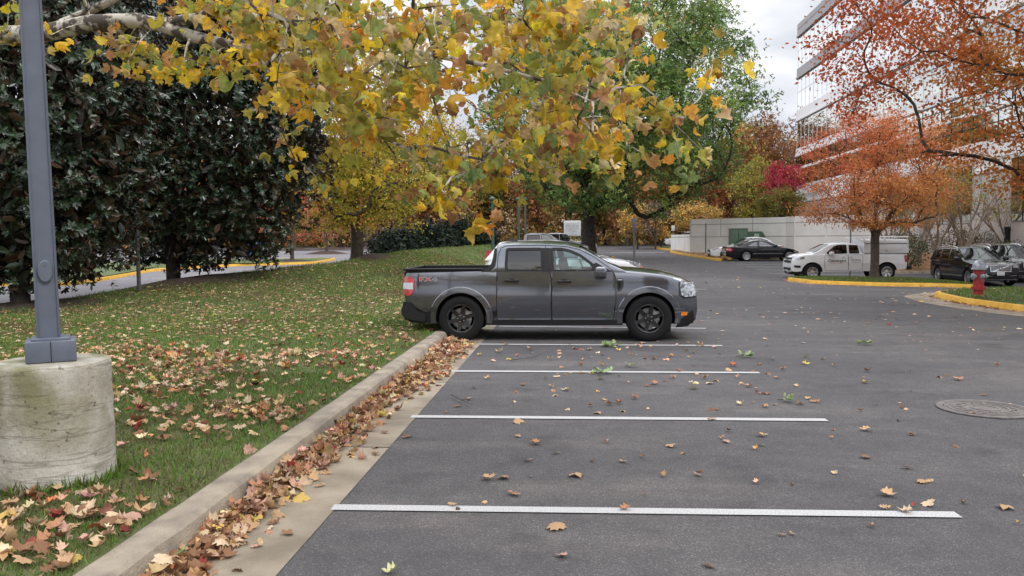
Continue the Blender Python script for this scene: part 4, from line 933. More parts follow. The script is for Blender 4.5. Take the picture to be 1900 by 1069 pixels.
COL_ = dict(cat='pickup truck', paint=M_cwhite, W=.94, x0=-.93, x1=4.16, zn=.5, ns=50, r=.385, rr=.235, tw=.25, style=(6, .16), rim=M_rims, sec=[(.2, .94), (.48, .97), (.75, 1.0), (1.0, .995), (1.15, .975), (1.25, .95)],
    front=[(.25, 4.02), (.45, 4.14), (.7, 4.16), (.95, 4.12), (1.1, 4.04), (1.2, 3.95)], rear=[(.3, -.90), (.6, -.93), (1.25, -.93)], bot=[(-.93, .52), (-.45, .46), (.5, .42), (2.8, .40), (3.6, .36), (4.16, .40)],
    top=[(-.93, 1.225), (1.02, 1.225), (1.1, 1.21), (3.05, 1.21), (3.25, 1.26), (3.6, 1.235), (3.9, 1.19), (4.05, 1.12), (4.16, 1.02)], crown=[(-.93, .004), (2.9, .004), (3.2, .055), (4.16, .06)],
    arch=[(0, .46), (CX, .46)], gh=dict(Wb=.86, Wr=.70, zb=1.19, roof=[(1.04, 1.19), (1.06, 1.30), (1.16, 1.62), (1.30, 1.705), (1.8, 1.73), (2.2, 1.72), (2.5, 1.675), (3.28, 1.235), (3.30, 1.19)], ws=dict(z=(1.29, 1.645), x=2.38), rw=dict(z=(1.30, 1.58), x=1.35)),
    doors=[dict(p=[(1.06, .47), (1.66, .47), (1.68, 1.17), (1.06, 1.17)], h=(1.56, 1.05)), dict(p=[(1.69, .47), (2.70, .47), (2.74, 1.05), (2.68, 1.17), (1.71, 1.17)], h=(1.90, 1.05))],
    win=[dict(p=[(1.20, 1.24), (1.62, 1.235), (1.62, 1.60), (1.26, 1.585)], g=GL_tint), dict(p=[(1.74, 1.235), (2.60, 1.215), (2.62, 1.26), (2.30, 1.53), (2.1, 1.60), (1.74, 1.61)], g=GL_mid)],
    mir=(2.47, 1.235), seats=[1.9], dash=2.9, handle=M_cwhite,
    plates=[('headlight', [(3.62, .99), (3.98, .96), (4.08, .99), (4.08, 1.04), (3.90, 1.07), (3.62, 1.09)], M_lamp, .008, .02), ('taillight', [(-.93, .83), (-.80, .83), (-.76, 1.10), (-.80, 1.14), (-.93, 1.14)], M_red, .010, .03), ('fog_lamp_recess', [(3.78, .58), (4.03, .60), (4.05, .70), (3.78, .69)], M_trim, .008, .02)],
    nose=[('grille', [(-.60, .82), (.60, .82), (.60, .91), (-.60, .91)], M_trim, .012), ('upper_grille', [(-.60, .98), (.60, .98), (.60, 1.05), (-.60, 1.05)], M_trim, .012), ('bumper_intake', [(-.60, .48), (.60, .48), (.60, .58), (-.60, .58)], M_trim, .012), ('emblem', [(-.09, .92), (.09, .92), (.09, .97), (-.09, .97)], M_chrome, .03)],
    extra=[('truck_cap', colo_cap, M_cwhite), ('cap_side_door', colo_capdoor, M_cwhite), ('cap_trim', colo_capline, M_trim), ('ladder_rack', colo_rack, M_cwhite), ('front_bumper', colo_low, M_trim),
           ('rear_bumper', lambda q, s, g, a, b: q.box((-1.02, 0, .58), (.20, 1.72, .17), bev=.03), M_trim), ('licence_plate', plate_fn(.42), M_plate)])
co, cs_, cg, cd = place(COL_, 'service_pickup', 'white service pickup with a cap, ladder rack and door lettering behind the red tree', 1645.6, 37.5, PI)
M_ink = mat('lettering_ink', (.03, .03, .035), .5); M_ink2 = mat('lettering_grey', (.22, .22, .23), .5); M_inkr = mat('lettering_orange', (.55, .14, .04), .5)
for sg in (1, -1):
    y = .962
    for tx, sz, mt, x, z, kw in [('Convergint', .175, M_ink, 2.20, .90, dict(shear=.2, bold=.003)), ('TECHNOLOGIES', .055, M_inkr, 2.22, .775, dict(spacing=1.5)), ('(301) 408-8740', .068, M_ink, 1.36, .93, dict(bold=.001)), ('convergint.com', .056, M_ink2, 1.36, .84, {}), ('24/7 SERVICE', .03, M_ink, 2.50, .70, {}) if False else ('_______', .045, M_ink2, 2.50, .71, {})]:
        decal(tx, sz, mt, co, x, cs_(x, z)+.009, z, sg, **kw)
    disc = MB(); disc.lathe([(.001, 0), (.075, 0)], 20, Matrix.Translation((.02, sg*.9015, 1.34)) @ Matrix.Rotation(-PI/2*sg, 4, 'X')); disc.build('number_disc', M_plate, co)
    decal('31', .10, M_ink, co, .02, .9035, 1.34, sg, bold=.002)
# -- dark luxury suv facing us, and its neighbour at the edge of the frame
XB = 2.98
def xc_grille(q, side, gy, xf, xr):
    w, z0, z1 = .43, .66, .95
    for p in ([(-w, z0), (w, z0), (w, z0+.025), (-w, z0+.025)], [(-w-.03, z1-.025), (w+.03, z1-.025), (w+.03, z1), (-w-.03, z1)], [(-w, z0), (-w+.025, z0), (-w-.005, z1), (-w-.03, z1)], [(w-.025, z0), (w, z0), (w+.03, z1), (w+.005, z1)]): front_face(q, p, xf, .035)
    for k in range(22):
        y = -w+.03+(2*w-.06)*k/21; front_face(q, [(y-.006, z0+.02), (y+.006, z0+.02), (y+.006, z1-.02), (y-.006, z1-.02)], xf, .028)
    front_face(q, [(-w+.08, z0+.03), (-w+.12, z0+.02), (w-.06, z1-.03), (w-.10, z1-.02)][::1], xf, .045)
    M = Matrix.Translation((float(xf(.8))+.045, 0, .805)) @ Matrix.Rotation(PI/2, 4, 'Y'); q.lathe([(.045, 0), (.075, 0), (.075, .02), (.045, .02)], 24, M, 0, True)
def xc_low(q, side, gy, xf, xr):
    front_face(q, [(-.70, .30), (.70, .30), (.66, .335), (-.66, .335)], xf, .03)
    for s in (1, -1): front_face(q, [(s*.40, .46), (s*.66, .50), (s*.66, .53), (s*.40, .49)] if s > 0 else [(s*.66, .50), (s*.40, .46), (s*.40, .49), (s*.66, .53)], xf, .03)
def xc_rail(q, side, gy, xf, xr):
    for s in (1, -1): q.tube([(-.72, s*.70, 1.62), (-.55, s*.70, 1.685), (.2, s*.70, 1.735), (.9, s*.70, 1.745), (1.3, s*.70, 1.715), (1.5, s*.70, 1.65)], .022, 6)
def xcspec(pnt):
    S = suvspec(pnt, L=4.95, W=1.93, wb=XB, ro=1.05, H=1.77, belt=1.13, hood=1.13, r=.385, glass=GL_mid, rr=.27, style=(5, .26))
    x1 = S['x1']; x0 = S['x0']
    S['front'] = [(.2, x1-.10), (.35, x1-.01), (.6, x1), (.9, x1-.03), (1.0, x1-.08), (1.1, x1-.2)]
    S['top'] = [(x0, 1.11), (XB-.75, 1.11), (XB-.55, 1.14), (XB, 1.11), (XB+.5, 1.04), (x1-.12, .98), (x1, .93)]
    S['plates'] = [('headlight', [(x1-.40, .84), (x1-.03, .84), (x1-.02, .95), (x1-.34, .97)], M_lamp, .008, .02), ('taillight', [(x0, .9), (x0+.22, .92), (x0+.2, 1.10), (x0, 1.10)], M_red, .01, .03), ('sill_strip', [(.45, .42), (2.45, .42), (2.45, .455), (.45, .455)], M_chrome, .01, .02)]
    S['nose'] = [('grille_back', [(-.45, .66), (.45, .66), (.45, .95), (-.45, .95)], M_trim, .012), ('headlight', [(-.74, .83), (-.52, .83), (-.50, .945), (-.74, .95)], M_lamp, .014), ('headlight', [(.52, .83), (.74, .83), (.74, .95), (.50, .945)], M_lamp, .014), ('bumper_intake', [(-.62, .38), (.62, .38), (.66, .50), (-.66, .50)], M_trim, .014)]
    S['extra'] = [('grille', xc_grille, M_chrome), ('bumper_trim', xc_low, M_chrome), ('roof_rail', xc_rail, M_chrome), ('licence_plate', plate_fn(.58), M_plate), ('sill', low_dark(.45, XB-.45, .24, .13), M_trim)]
    S['frame'] = M_chrome; S['win'] = [dict(w, fw=.024) for w in S['win']]; S['mir'] = (XB-.82, 1.20); return S
def place_front(S, name, label, pxl, Yf, **k):
    p = AT(pxl, 500, Yf); x = p.x+S['W']*.93; return car(S, name, label, (x, Yf+S['x1'], float(gz(x, Yf+2))-.04), -PI/2, **k)
place_front(xcspec(M_cblack), 'luxury_suv', 'glossy black suv with a chrome grille facing the hydrant', 1817, 36.6)
place_front(xcspec(M_cbrown), 'luxury_suv', 'dark plum suv cut off by the right edge, next to the glossy black suv', 1879, 38.8)
# ------------------------------------------------------------------ foreground lamp post on its concrete footing
M_pole = mat('slate_pole_paint', lin('5b6270'), .45, nscale=12, var=.06, bump=.03, bscale=200)
M_foot, t_ = newmat('weathered_footing')
o = t_.add('ShaderNodeOutputMaterial'); b = t_.add('ShaderNodeBsdfPrincipled'); t_.to(b.outputs[0], o.inputs[0]); b.inputs['Roughness'].default_value = .9
tc = t_.add('ShaderNodeTexCoord')
def _nz(s, d, st=(1, 1, 1), loc=(0, 0, 0), dist=0):
    q = t_.add('ShaderNodeMapping'); q.inputs['Scale'].default_value = st; q.inputs['Location'].default_value = loc; t_.to(tc.outputs['Object'], q.inputs[0])
    n = t_.add('ShaderNodeTexNoise'); n.inputs['Scale'].default_value = s; n.inputs['Detail'].default_value = d; n.inputs['Distortion'].default_value = dist; t_.to(q.outputs[0], n.inputs['Vector']); return n
def _rp(src, a, ca, b_, cb):
    r = t_.add('ShaderNodeValToRGB'); t_.to(src, r.inputs[0]); e = r.color_ramp.elements; e[0].position = a; e[0].color = (*ca, 1); e[1].position = b_; e[1].color = (*cb, 1); return r.outputs[0]
def _mx(f, a, b_, mode='MIX'):
    x = t_.add('ShaderNodeMix', data_type='RGBA', blend_type=mode)
    if hasattr(f, 'is_linked'): t_.to(f, x.inputs[0])
    else: x.inputs[0].default_value = f
    t_.to(a, x.inputs[6]); t_.to(b_, x.inputs[7]); return x.outputs[2]
base = _rp(_nz(5, 9).outputs[0], .35, lin('a09a8e'), .68, lin('c4c0b8'))
sepz = t_.add('ShaderNodeSeparateXYZ'); t_.to(tc.outputs['Object'], sepz.inputs[0])
mz = t_.add('ShaderNodeMapRange'); mz.inputs[1].default_value = .18; mz.inputs[2].default_value = .60; t_.to(sepz.outputs['Z'], mz.inputs[0])
moss = _rp(_nz(4.2, 7, (1, 1, .45)).outputs[0], .36, (0, 0, 0), .58, (1, 1, 1))
mm = t_.add('ShaderNodeMath', operation='MULTIPLY'); t_.to(moss, mm.inputs[0]); t_.to(mz.outputs[0], mm.inputs[1])
mossc = t_.add('ShaderNodeRGB'); mossc.outputs[0].default_value = (*lin('7d7a5e'), 1)
c = _mx(mm.outputs[0], base, mossc.outputs[0])
lines = _rp(_nz(2.3, 5, (.35, .35, 4.2), (0, 0, .3), .5).outputs[0], .485, (1, 1, 1), .5, (.66, .64, .62)); lines2 = _rp(_nz(2.3, 5, (.35, .35, 4.2), (0, 0, .3), .5).outputs[0], .505, (0, 0, 0), .52, (1, 1, 1))
c = _mx(1., c, _mx(lines2, lines, _rp(_nz(2, 2).outputs[0], 0, (1, 1, 1), 1, (1, 1, 1))), 'MULTIPLY')
pits = _rp(_nz(26, 5).outputs[0], .30, (.45, .43, .40), .36, (1, 1, 1)); c = _mx(1., c, pits, 'MULTIPLY')
spk = _rp(_nz(140, 3).outputs[0], .3, (.8, .8, .8), .7, (1.12, 1.12, 1.12)); c = _mx(1., c, spk, 'MULTIPLY'); t_.to(c, b.inputs['Base Color'])
bp = t_.add('ShaderNodeBump'); bp.inputs['Strength'].default_value = .6; bp.inputs['Distance'].default_value = .012; t_.to(_nz(30, 9).outputs[0], bp.inputs['Height']); t_.to(bp.outputs[0], b.inputs['Normal'])
fp = G(37, 922, .13); fr = .355; fx, fy = fp.x, fp.y+fr
FZ = float(lz(fx, fy))-.03; FH = .80
lamp_ = thing('lamp_post', 'slate blue square lamp post on a round mossy concrete footing', 'lamp post', (fx, fy, FZ))
q = MB(); q.lathe([(fr*1.0, -.25)]+[(fr*(1.0-.03*u)+rng.normal(0, .002), FH*u-.0) for u in np.linspace(0, .97, 14)]+[(fr*.955, FH-.008), (fr*.93, FH), (.001, FH+.004)], 48); q.build('concrete_footing', M_foot, lamp_)
TR = R(33)
q = MB(); q.box((0, 0, FH+.072), (.285, .285, .135), rz=TR, bev=.008); q.box((0, 0, FH+.145), (.22, .22, .02), rz=TR, bev=.005)
q.box((-.145*math.cos(TR)*0+.143*math.sin(TR), -.143*math.cos(TR), FH+.072), (.004, .006, .13), rz=TR, mi=1); q.build('base_cover', [M_pole, M_seam], lamp_)
def sqpole(mb, s0, s1, z0, z1, rz, bev=.012):
    V = []; 
    for s, z in ((s0, z0), (s1, z1)):
        for a, b_ in ((-1, -1), (1, -1), (1, 1), (-1, 1)):
            for e in (0, 1):
                h = s/2; x, y = a*(h-(bev if (e == (0 if a*b_ > 0 else 1)) else 0)), b_*(h-(bev if (e == (1 if a*b_ > 0 else 0)) else 0))
                V.append((x*math.cos(rz)-y*math.sin(rz), x*math.sin(rz)+y*math.cos(rz), z))
    mb.raw(V, [(k, (k+1) % 8, 8+(k+1) % 8, 8+k) for k in range(8)]+[tuple(range(7, -1, -1)), tuple(range(8, 16))])
LEAN = (0, -.014, 0); q = MB(); sqpole(q, .135, .105, FH+.10, 7.5, TR); q.build('pole', M_pole, lamp_, ang=25).rotation_euler = LEAN
q = MB(); hx, hy = .068*math.sin(TR-.0), -.068*math.cos(TR)
M = Matrix.Translation((-.072*math.cos(TR)*0+hx, hy, FH+.58)) @ Matrix.Rotation(TR, 4, 'Z') @ Matrix.Rotation(PI/2, 4, 'X') @ Matrix.Diagonal((.042, .072, 1, 1))
q.lathe([(.001, .012), (.9, .012), (1, .006), (1, -.01)], 28, M); q.lathe([(.001, .018), (.12, .018), (.13, .01)], 8, M @ Matrix.Translation((0, .6, 0))); q.build('handhole_cover', M_pole, lamp_).rotation_euler = LEAN
q = MB(); q.box((.75, .35, 7.45), (.9, .42, .16), rz=.42, bev=.03); q.tube([(0, 0, 7.4), (.5, .22, 7.45)], .04, 8); q.build('lamp_head', M_pole, lamp_).rotation_euler = LEAN
# ------------------------------------------------------------------ white building with ribbon windows
M_panel = mat('white_panel', (.84, .84, .85), .5, nscale=.6, var=.05)
M_spand = mat('spandrel_panel', (.34, .34, .35), .55, nscale=.5, var=.05)
M_prec = mat('precast_wall', (.50, .45, .43), .85, nscale=.8, var=.10, bump=.15, bscale=30)
M_wallc = mat('pale_wall_concrete', (.82, .80, .77), .85, nscale=.9, var=.07, bump=.1, bscale=25)
M_bglass = mat('mirror_glazing', (.88, .91, .93), .03, 1., nscale=.2, var=.05)
M_dglass = mat('dark_glazing', (.66, .70, .69), .03, 1., nscale=.2, var=.1)
M_alu = mat('brushed_aluminium', (.80, .82, .84), .22, 1., nscale=1, var=.04)
M_joint = mat('panel_joint', (.30, .29, .28), .9)
BX = 26.0; BY1 = AT(1477, 300, 94).y; BX = AT(1477, 300, 94).x; BY0 = 24.0
def zb_(py): return AT(1477, py, 94).z
bld = thing('office_building', 'white office block with horizontal ribbon windows behind the red autumn trees', 'building', (BX, BY1, 0))
Lb = BY1-BY0; DB = 30
q = MB(); ztop = zb_(46)
bands = [(46, 71, M_spand), (129, 148, M_spand), (206, 227, M_panel), (277, 292, M_panel), (312, 317, M_panel), (345, 378, M_panel)]
wins = [(71, 129, M_bglass, 5), (148, 206, M_bglass, 5), (227, 277, M_dglass, 4), (292, 312, M_dglass, 4), (317, 345, M_dglass, 4)]
q.box((DB/2+.35, -Lb/2, ztop/2-1), (DB, Lb-.02, ztop+1.9)); q.build('core', M_prec, bld)
for i, (a, b_, mt) in enumerate(bands):
    z0, z1 = zb_(b_), zb_(a); q = MB(); q.box((.15, -Lb/2, (z0+z1)/2), (.40, Lb, z1-z0), mi=0); q.box((DB/2, .1, (z0+z1)/2), (DB, .24, z1-z0))
    q.box((.06, -Lb/2, z0+.10), (.44, Lb+.1, .16), mi=0)
    if i == 0: q.box((-.06, -Lb/2, z0+(z1-z0)*.62), (.03, Lb, .07), mi=1)
    q.build('spandrel', [mt, M_joint], bld)
WL = 4.5; nW = 13; wm = {}
for wi, (a, b_, mt, npn) in enumerate(wins):
    z0, z1 = zb_(b_), zb_(a); h = z1-z0
    f = MB(); g_ = MB()
    f.box((0, 0, h*.58), (.05, WL-.04, .06))
    for k in range(4): f.box((0, -WL/2+WL*k/3*.999, h/2), (.05, .035, h))
    for k in range(3): g_.box((.02, -WL/2+WL*(k+.5)/3+.0, h*.29+rng.normal(0, .004)), (.03, WL/3-.06, h*.58-.07)); g_.box((.02, -WL/2+WL*(k+.5)/3, h*.79), (.03, WL/3-.06, h*.42-.07))
    fm = f.mesh('window_frame', M_alu if wi < 3 else M_trim); gm = g_.mesh('pane', mt)
    for k in range(nW):
        o = link('window', fm, bld, (.06, -WL*(k+.5)-.05, z0)); o.rotation_euler = (0, 0, rng.normal(0, .0015)); link('pane', gm, o)
# lower precast storeys near the trees
q = MB(); zt_ = zb_(378); q.box((.12, -Lb/2, zt_/2-1), (.5, Lb, zt_+1.9), mi=0)
for z in (3.05, 6.3): q.box((-.135, -Lb/2, z), (.02, Lb, .05), mi=1)
for k in range(10): q.box((-.135, -6.5*k-2, zt_/2), (.02, .05, zt_), mi=1)
q.build('lower_wall', [M_prec, M_joint], bld)
wf = MB(); wf.box((0, 0, 0), (.05, 2.5, 3.6)); wf.box((-.03, 0, 0), (.03, .07, 3.6), mi=1); wf.box((-.03, 0, .5), (.03, 2.5, .07), mi=1); wfm = wf.mesh('window', [M_dglass, M_trim])
for px, z in ((1592, 4.6), (1680, 4.3), (1722, 4.3), (1757, 4.3), (1792, 4.3), (1905, 4.3)):
    yy = 0
    for Y in np.linspace(30, 93, 400):
        if abs(proj((BX, Y, 3))[0]-px) < 3: yy = Y
    if yy: link('window', wfm, bld, (-.16, yy-BY1, z))
v = MB(); v.box((0, 0, 0), (.08, .55, .9)); v.box((-.05, 0, 0), (.03, .45, .8), mi=1)
for Y in np.linspace(30, 93, 400):
    if abs(proj((BX, Y, 1))[0]-1872) < 2: link('wall_vent', v.mesh('wall_vent', [M_trim, M_seam]), bld, (-.16, Y-BY1, 1.75)); break
# ------------------------------------------------------------------ pale loading-court wall
A_ = AT(1283, 440, 65.5); wpts = [(A_.x-.2, 76.5), (A_.x, 65.5), (15.55, 60.4), (15.9, 59.6), (16.9, 59.4), (17.9, 59.0), (21.6, 59.0), (BX+.4, 61)]
wtop = [1.97, 3.12, 3.17, 3.17, 3.20, 3.22, 3.16, 3.16]
wall_ = thing('court_wall', 'long pale concrete wall with panel joints behind the parked coupe', 'wall', (A_.x, 65.5, 0))
pn = MB(); jn = MB()
for k in range(len(wpts)-1):
    (ax, ay), (bx, by) = wpts[k], wpts[k+1]; L = math.hypot(bx-ax, by-ay); rz = math.atan2(by-ay, bx-ax); h = wtop[0] if k == 0 else (wtop[k]+wtop[k+1])/2
    cx, cy = (ax+bx)/2-A_.x, (ay+by)/2-65.5; pn.box((cx, cy, h/2-.4+.001*k), (L+.16, .2+.003*k, h+.8), rz=rz)
    nx, ny = math.sin(rz), -math.cos(rz); nx, ny = (nx, ny) if (nx*(0-ax)+ny*(0-ay)) > 0 else (-nx, -ny)
    zs = [1.75] if k == 0 else [1.75, 2.72]
    for z in zs: jn.box((cx+nx*.105, cy+ny*.105, z), (L, .012, .045), rz=rz)
    if L > 3:
        nj = max(1, int(L/2.6))
        for j in range(nj+1): 
            u = j/nj; jn.box((ax+(bx-ax)*u-A_.x+nx*.105, ay+(by-ay)*u-65.5+ny*.105, (1.75+h)/2), (.035, .012, h-1.75), rz=rz)
pn.build('panel', M_wallc, wall_); jn.build('joint_strip', M_joint, wall_)
# ------------------------------------------------------------------ green electrical cabinet
M_gcab = mat('transformer_green', lin('55705a'), .55, nscale=3, var=.12); M_gcab2 = mat('transformer_green_dark', lin('46604c'), .55, nscale=3, var=.1)
p = AT(1353, 440, 60.6); g0 = float(gz(p.x, 60.6)); sc_ = 60.6/1500
tr = thing('transformer', 'green steel transformer cabinet with a stepped top against the pale wall', 'transformer', (p.x, 60.0, g0))
q = MB(); q.box((.62, .5, 1.02), (1.2, 1.0, 2.05), bev=.02); q.box((.62, .5, 2.07), (1.26, 1.06, .05)); q.build('tall_cabinet', M_gcab, tr)
q = MB(); q.prism([(1.24, .0), (2.45, .0), (2.45, 1.55), (2.25, 1.86), (1.24, 1.86)], .05, .95, XZ); q.build('low_cabinet', M_gcab2, tr, ang=20)
q = MB(); q.box((.55, -.012, 1.0), (.02, .02, 1.8)); q.box((.62, -.02, 1.1), (.05, .03, .2)); q.build('door_seam', M_trim, tr)
q = MB(); q.box((1.85, .035, 1.55), (.36, .02, .3)); q.build('warning_plate', mat('warning_plate', (.35, .42, .34), .5), tr)
q = MB(); q.box((.2, .45, .05), (3.4, 1.4, .12)); q.build('pad', M_conc, tr)
# ------------------------------------------------------------------ posts and signs
M_gpost = mat('green_post_paint', lin('34504a'), .5); M_galv = mat('galvanised_post', (.24, .25, .26), .5, .6); M_signw = mat('sign_white', (.70, .70, .70), .5); M_signb = mat('sign_back', (.07, .07, .075), .5); M_blue = mat('sign_blue', lin('2e4f9e'), .5)
M_sred = mat('sign_red', (.5, .05, .04), .5)
def post_base(px, py): return G(px, py)
b0 = G(1577, 520.5); gzz = float(gz(b0.x, b0.y))
sg_ = thing('sign_post', 'tall dark post with a small blue and white parking sign before the red tree', 'sign', (b0.x, b0.y, gzz+.10))
hh = b0.y*1.02; ztp = AT(1575, 407, b0.y).z-gzz-.10
q = MB(); q.box((0, .012, ztp/2), (.055, .03, ztp), mi=0)
for k in range(30): q.box((0, -.004, .3+k*(ztp-.4)/30), (.012, .004, .012), mi=1)
q.build('post', [M_galv, M_seam], sg_)
q = MB(); q.box((.03, -.012, ztp-.24), (.30, .006, .46), bev=.002); q.box((.03, .0, ztp-.24), (.31, .006, .47)); q.build('sign_panel', M_signw, sg_)
q = MB(); q.box((.03, -.018, ztp-.10), (.20, .004, .12)); q.build('parking_symbol', M_blue, sg_)
for k, z in enumerate((.22, .30, .38)): 
    o = link('lettering', textmesh(('RESERVED', 'PARKING', 'ONLY')[k], .05, M_blue), sg_); o.location = (.03, -.0165, ztp-z); o.rotation_euler = (PI/2, 0, 0)
def plainpost(px, ytop, Y, name, label, mt, w=.06, cat='post', base=None):
    p = AT(px, 500, Y); g = float(gz(p.x, Y)); h = AT(px, ytop, Y).z-g; o = thing(name, label, cat, (p.x, Y, g-.05)); return o, h+.05
po, h = plainpost(1309, 415, 63.2, 'bollard_post', 'thin grey post standing in the yellow leaf bed before the pale wall', 'm')
q = MB(); q.tube([(0, 0, 0), (0, 0, h)], .055, 10); q.lathe([(.001, h+.03), (.05, h+.02), (.057, h)], 10); q.build('post', M_galv, po)
po, h = plainpost(1176.5, 404.5, 44.5, 'sign_post', 'black post with a narrow black sign back, right of the oak trunk', 'm', cat='sign')
q = MB(); q.box((0, 0, h/2), (.09, .05, h)); q.build('post', M_signb, po); q = MB(); q.box((0, -.035, h-.40), (.24, .02, .78), bev=.004); q.build('sign_panel', M_signb, po)
po, h = plainpost(1248.5, 418, 79.0, 'sign_post', 'thin post with a small white sign by the low end of the pale wall', 'm', cat='sign')
q = MB(); q.box((0, 0, h/2), (.08, .04, h)); q.build('post', M_galv, po); q = MB(); q.box((.0, -.03, h-.28), (.32, .02, .50), bev=.004); q.build('sign_panel', M_signw, po)
for px, yt, Y, lb in ((915, 372, 41, 'nearest'), (963, 372, 46.5, 'middle'), (975.5, 372, 52, 'farthest')):
    dd = {'nearest': 'leftmost of the three dark green lamp posts along the lawn', 'middle': 'middle one of the three dark green lamp posts along the lawn', 'farthest': 'rightmost of the three dark green lamp posts along the lawn'}[lb]
    p = AT(px, 500, Y); g = float(lz(p.x, Y)) if p.x < KX else float(gz(p.x, Y)); h = AT(px, yt, Y).z-g
    po = thing('lamp_post', dd, 'lamp post', (p.x, Y, g-.1), 0, 'green lamp posts along the lawn'); q = MB(); q.tube([(0, 0, 0), (0, 0, h+.1)], [.085, .06], 10); q.build('pole', M_gpost, po)
    q = MB(); q.lathe([(.06, h+.08), (.16, h+.12), (.17, h+.20), (.05, h+.28), (.001, h+.29)], 14); q.build('lamp_head', M_gpost, po); q = MB(); q.lathe([(.14, 0), (.14, .25), (.09, .32)], 14); q.build('base_collar', M_gpost, po)
# site notice board
pS = AT(1062, 430, 74); gS = float(gz(pS.x, 74)); wS = 31/1500*74; z0 = AT(1062, 438, 74).z; z1 = AT(1062, 409.5, 74).z
bd = thing('notice_board', 'large pale site notice board with lines of dark lettering left of the oak trunk', 'sign', (pS.x, 74, gS))
q = MB(); q.box((0, 0, (z0+z1)/2-gS), (wS, .08, z1-z0), bev=.02); q.build('board', M_signw, bd)
q = MB(); q.box((-.06*wS*0, -.05, (z0+z1)/2-gS-.03), (wS*.86, .01, (z1-z0)*.80)); q.build('inner_panel', mat('board_grey', (.58, .60, .62), .5), bd)
for s in (-1, 1):
    q = MB(); q.box((s*wS*.36, .08, (z1-gS)/2), (.09, .09, z1-gS-.05)); q.build('leg', M_galv, bd)
zc = (z0+z1)/2-gS
for tx, sz, dz in (('OFFICE - AVAILABLE', .13, .22), ('FOR LEASE INFORMATION', .09, .02), ('PLEASE CALL', .08, -.12), ('SITE MANAGEMENT', .07, -.27)):
    o = link('lettering', textmesh(tx, sz, M_ink2), bd); o.location = (0, -.06, zc+dz); o.rotation_euler = (PI/2, 0, 0)
# ------------------------------------------------------------------ fire hydrant
M_hred = mat('hydrant_red', lin('9c2a2c'), .5, nscale=9, var=.2, bump=.15, bscale=60, coat=.2); M_hsil = mat('hydrant_silver', lin('9aa0a8'), .38, .55, nscale=14, var=.2)
hp = G(1815, 545, .27); hy_ = thing('fire_hydrant', 'red fire hydrant with a silver bonnet on the yellow kerbed corner', 'fire hydrant', (hp.x, hp.y, hp.z-.02))
hh = (545-482)/1500*hp.y*1.01; k_ = hh/.92; Mh = Matrix.Scale(k_, 4)
q = MB(); q.lathe([(.001, 0), (.125, 0), (.125, .06), (.115, .07), (.115, .12), (.17, .125), (.17, .16), (.165, .165), (.17, .17), (.17, .205), (.125, .215), (.125, .60), (.135, .61), (.135, .64)], 28, Mh); q.build('barrel', M_hred, hy_)
for j in range(8):
    pass
q = MB()
for j in range(8):
    a = 2*PI*j/8; q.lathe([(.001, .215), (.018, .215), (.02, .12), (.001, .115)], 6, Mh @ Matrix.Translation((.148*math.cos(a), .148*math.sin(a), 0)))
q.build('flange_bolts', M_hred, hy_)
q = MB(); q.lathe([(.17, .64), (.18, .645), (.18, .675), (.155, .69), (.15, .76), (.125, .83), (.08, .875), (.04, .885), (.035, .92), (.001, .92)], 28, Mh); q.build('bonnet', M_hsil, hy_)
for a, rr_, nm in ((R(200), .075, 'hose_cap'), (R(-12), .06, 'hose_cap'), (R(-84), .055, 'hose_cap')):
    q = MB(); M = Mh @ Matrix.Translation((0, 0, .47)) @ Matrix.Rotation(a, 4, 'Z') @ Matrix.Rotation(PI/2, 4, 'Y')
    q.lathe([(rr_*.8, .10), (rr_*.8, .14), (rr_*1.1, .145), (rr_*1.1, .185), (rr_*.6, .20), (.025, .205), (.025, .23), (.001, .23)], 16, M); q.build(nm, M_hsil, hy_)
q = MB(); q.tube([Mh @ Vector(v) for v in ((-.02, -.15, .42), (.01, -.16, .34), (.05, -.15, .40), (.09, -.13, .33))], .006, 5); q.build('cap_chain', M_hsil, hy_)
# ------------------------------------------------------------------ manhole cover
mp_ = G(1829, 760); Mm = mat('manhole_iron', (.14, .128, .12), .8, .1, nscale=14, var=.25, bump=.3, bscale=50)
mh = thing('manhole_cover', 'round rusty iron manhole cover set in the asphalt', 'manhole cover', (mp_.x, mp_.y, .004))
q = MB(); q.lathe([(.43, 0), (.43, .010), (.37, .012), (.365, .004)], 56); q.build('frame_ring', Mm, mh)
q = MB(); q.lathe([(.001, .007), (.36, .007), (.36, 0)], 56)
for r_ in (.33, .27, .20, .12): q.lathe([(r_-.012, .0068), (r_-.010, .013), (r_+.010, .013), (r_+.012, .0068)], 48)
for j in range(16):
    a = 2*PI*j/16; q.box((.235*math.cos(a), .235*math.sin(a), .010), (.05, .02, .008), rz=a)
q.build('lid', Mm, mh)
# ------------------------------------------------------------------ left lot bits
M_dump = mat('dumpster_blue', lin('27407c'), .5, nscale=3, var=.15); p = AT(466, 462, 62); g = float(gz(p.x, 62))
db = thing('dumpster', 'blue steel dumpster at the edge of the left parking lot', 'dumpster', (p.x, 62, g))
q = MB(); q.prism([(-.95, .12), (.95, .12), (1.05, 1.25), (-1.05, 1.25)], -.6, .6, XZ); q.build('bin', M_dump, db, ang=20); q = MB(); q.box((0, .1, 1.31), (2.1, 1.2, .08), bev=.02); q.build('lid', M_trim, db)
M_brown = mat('bollard_brown', (.14, .06, .045), .7)
for px, side_ in ((463.5, 'left'), (490, 'right')):
    p = G(px, 489.5); o = thing('bollard', f'{side_} one of two short brown bollards on the roadside grass island', 'bollard', (p.x, p.y, p.z+.1), 0, 'short brown bollards'); q = MB(); q.tube([(0, 0, 0), (0, 0, .42)], [.09, .085], 10); q.build('post', M_brown, o); q = MB(); q.lathe([(.088, .42), (.085, .46), (.001, .48)], 10); q.build('cap', M_brown, o)
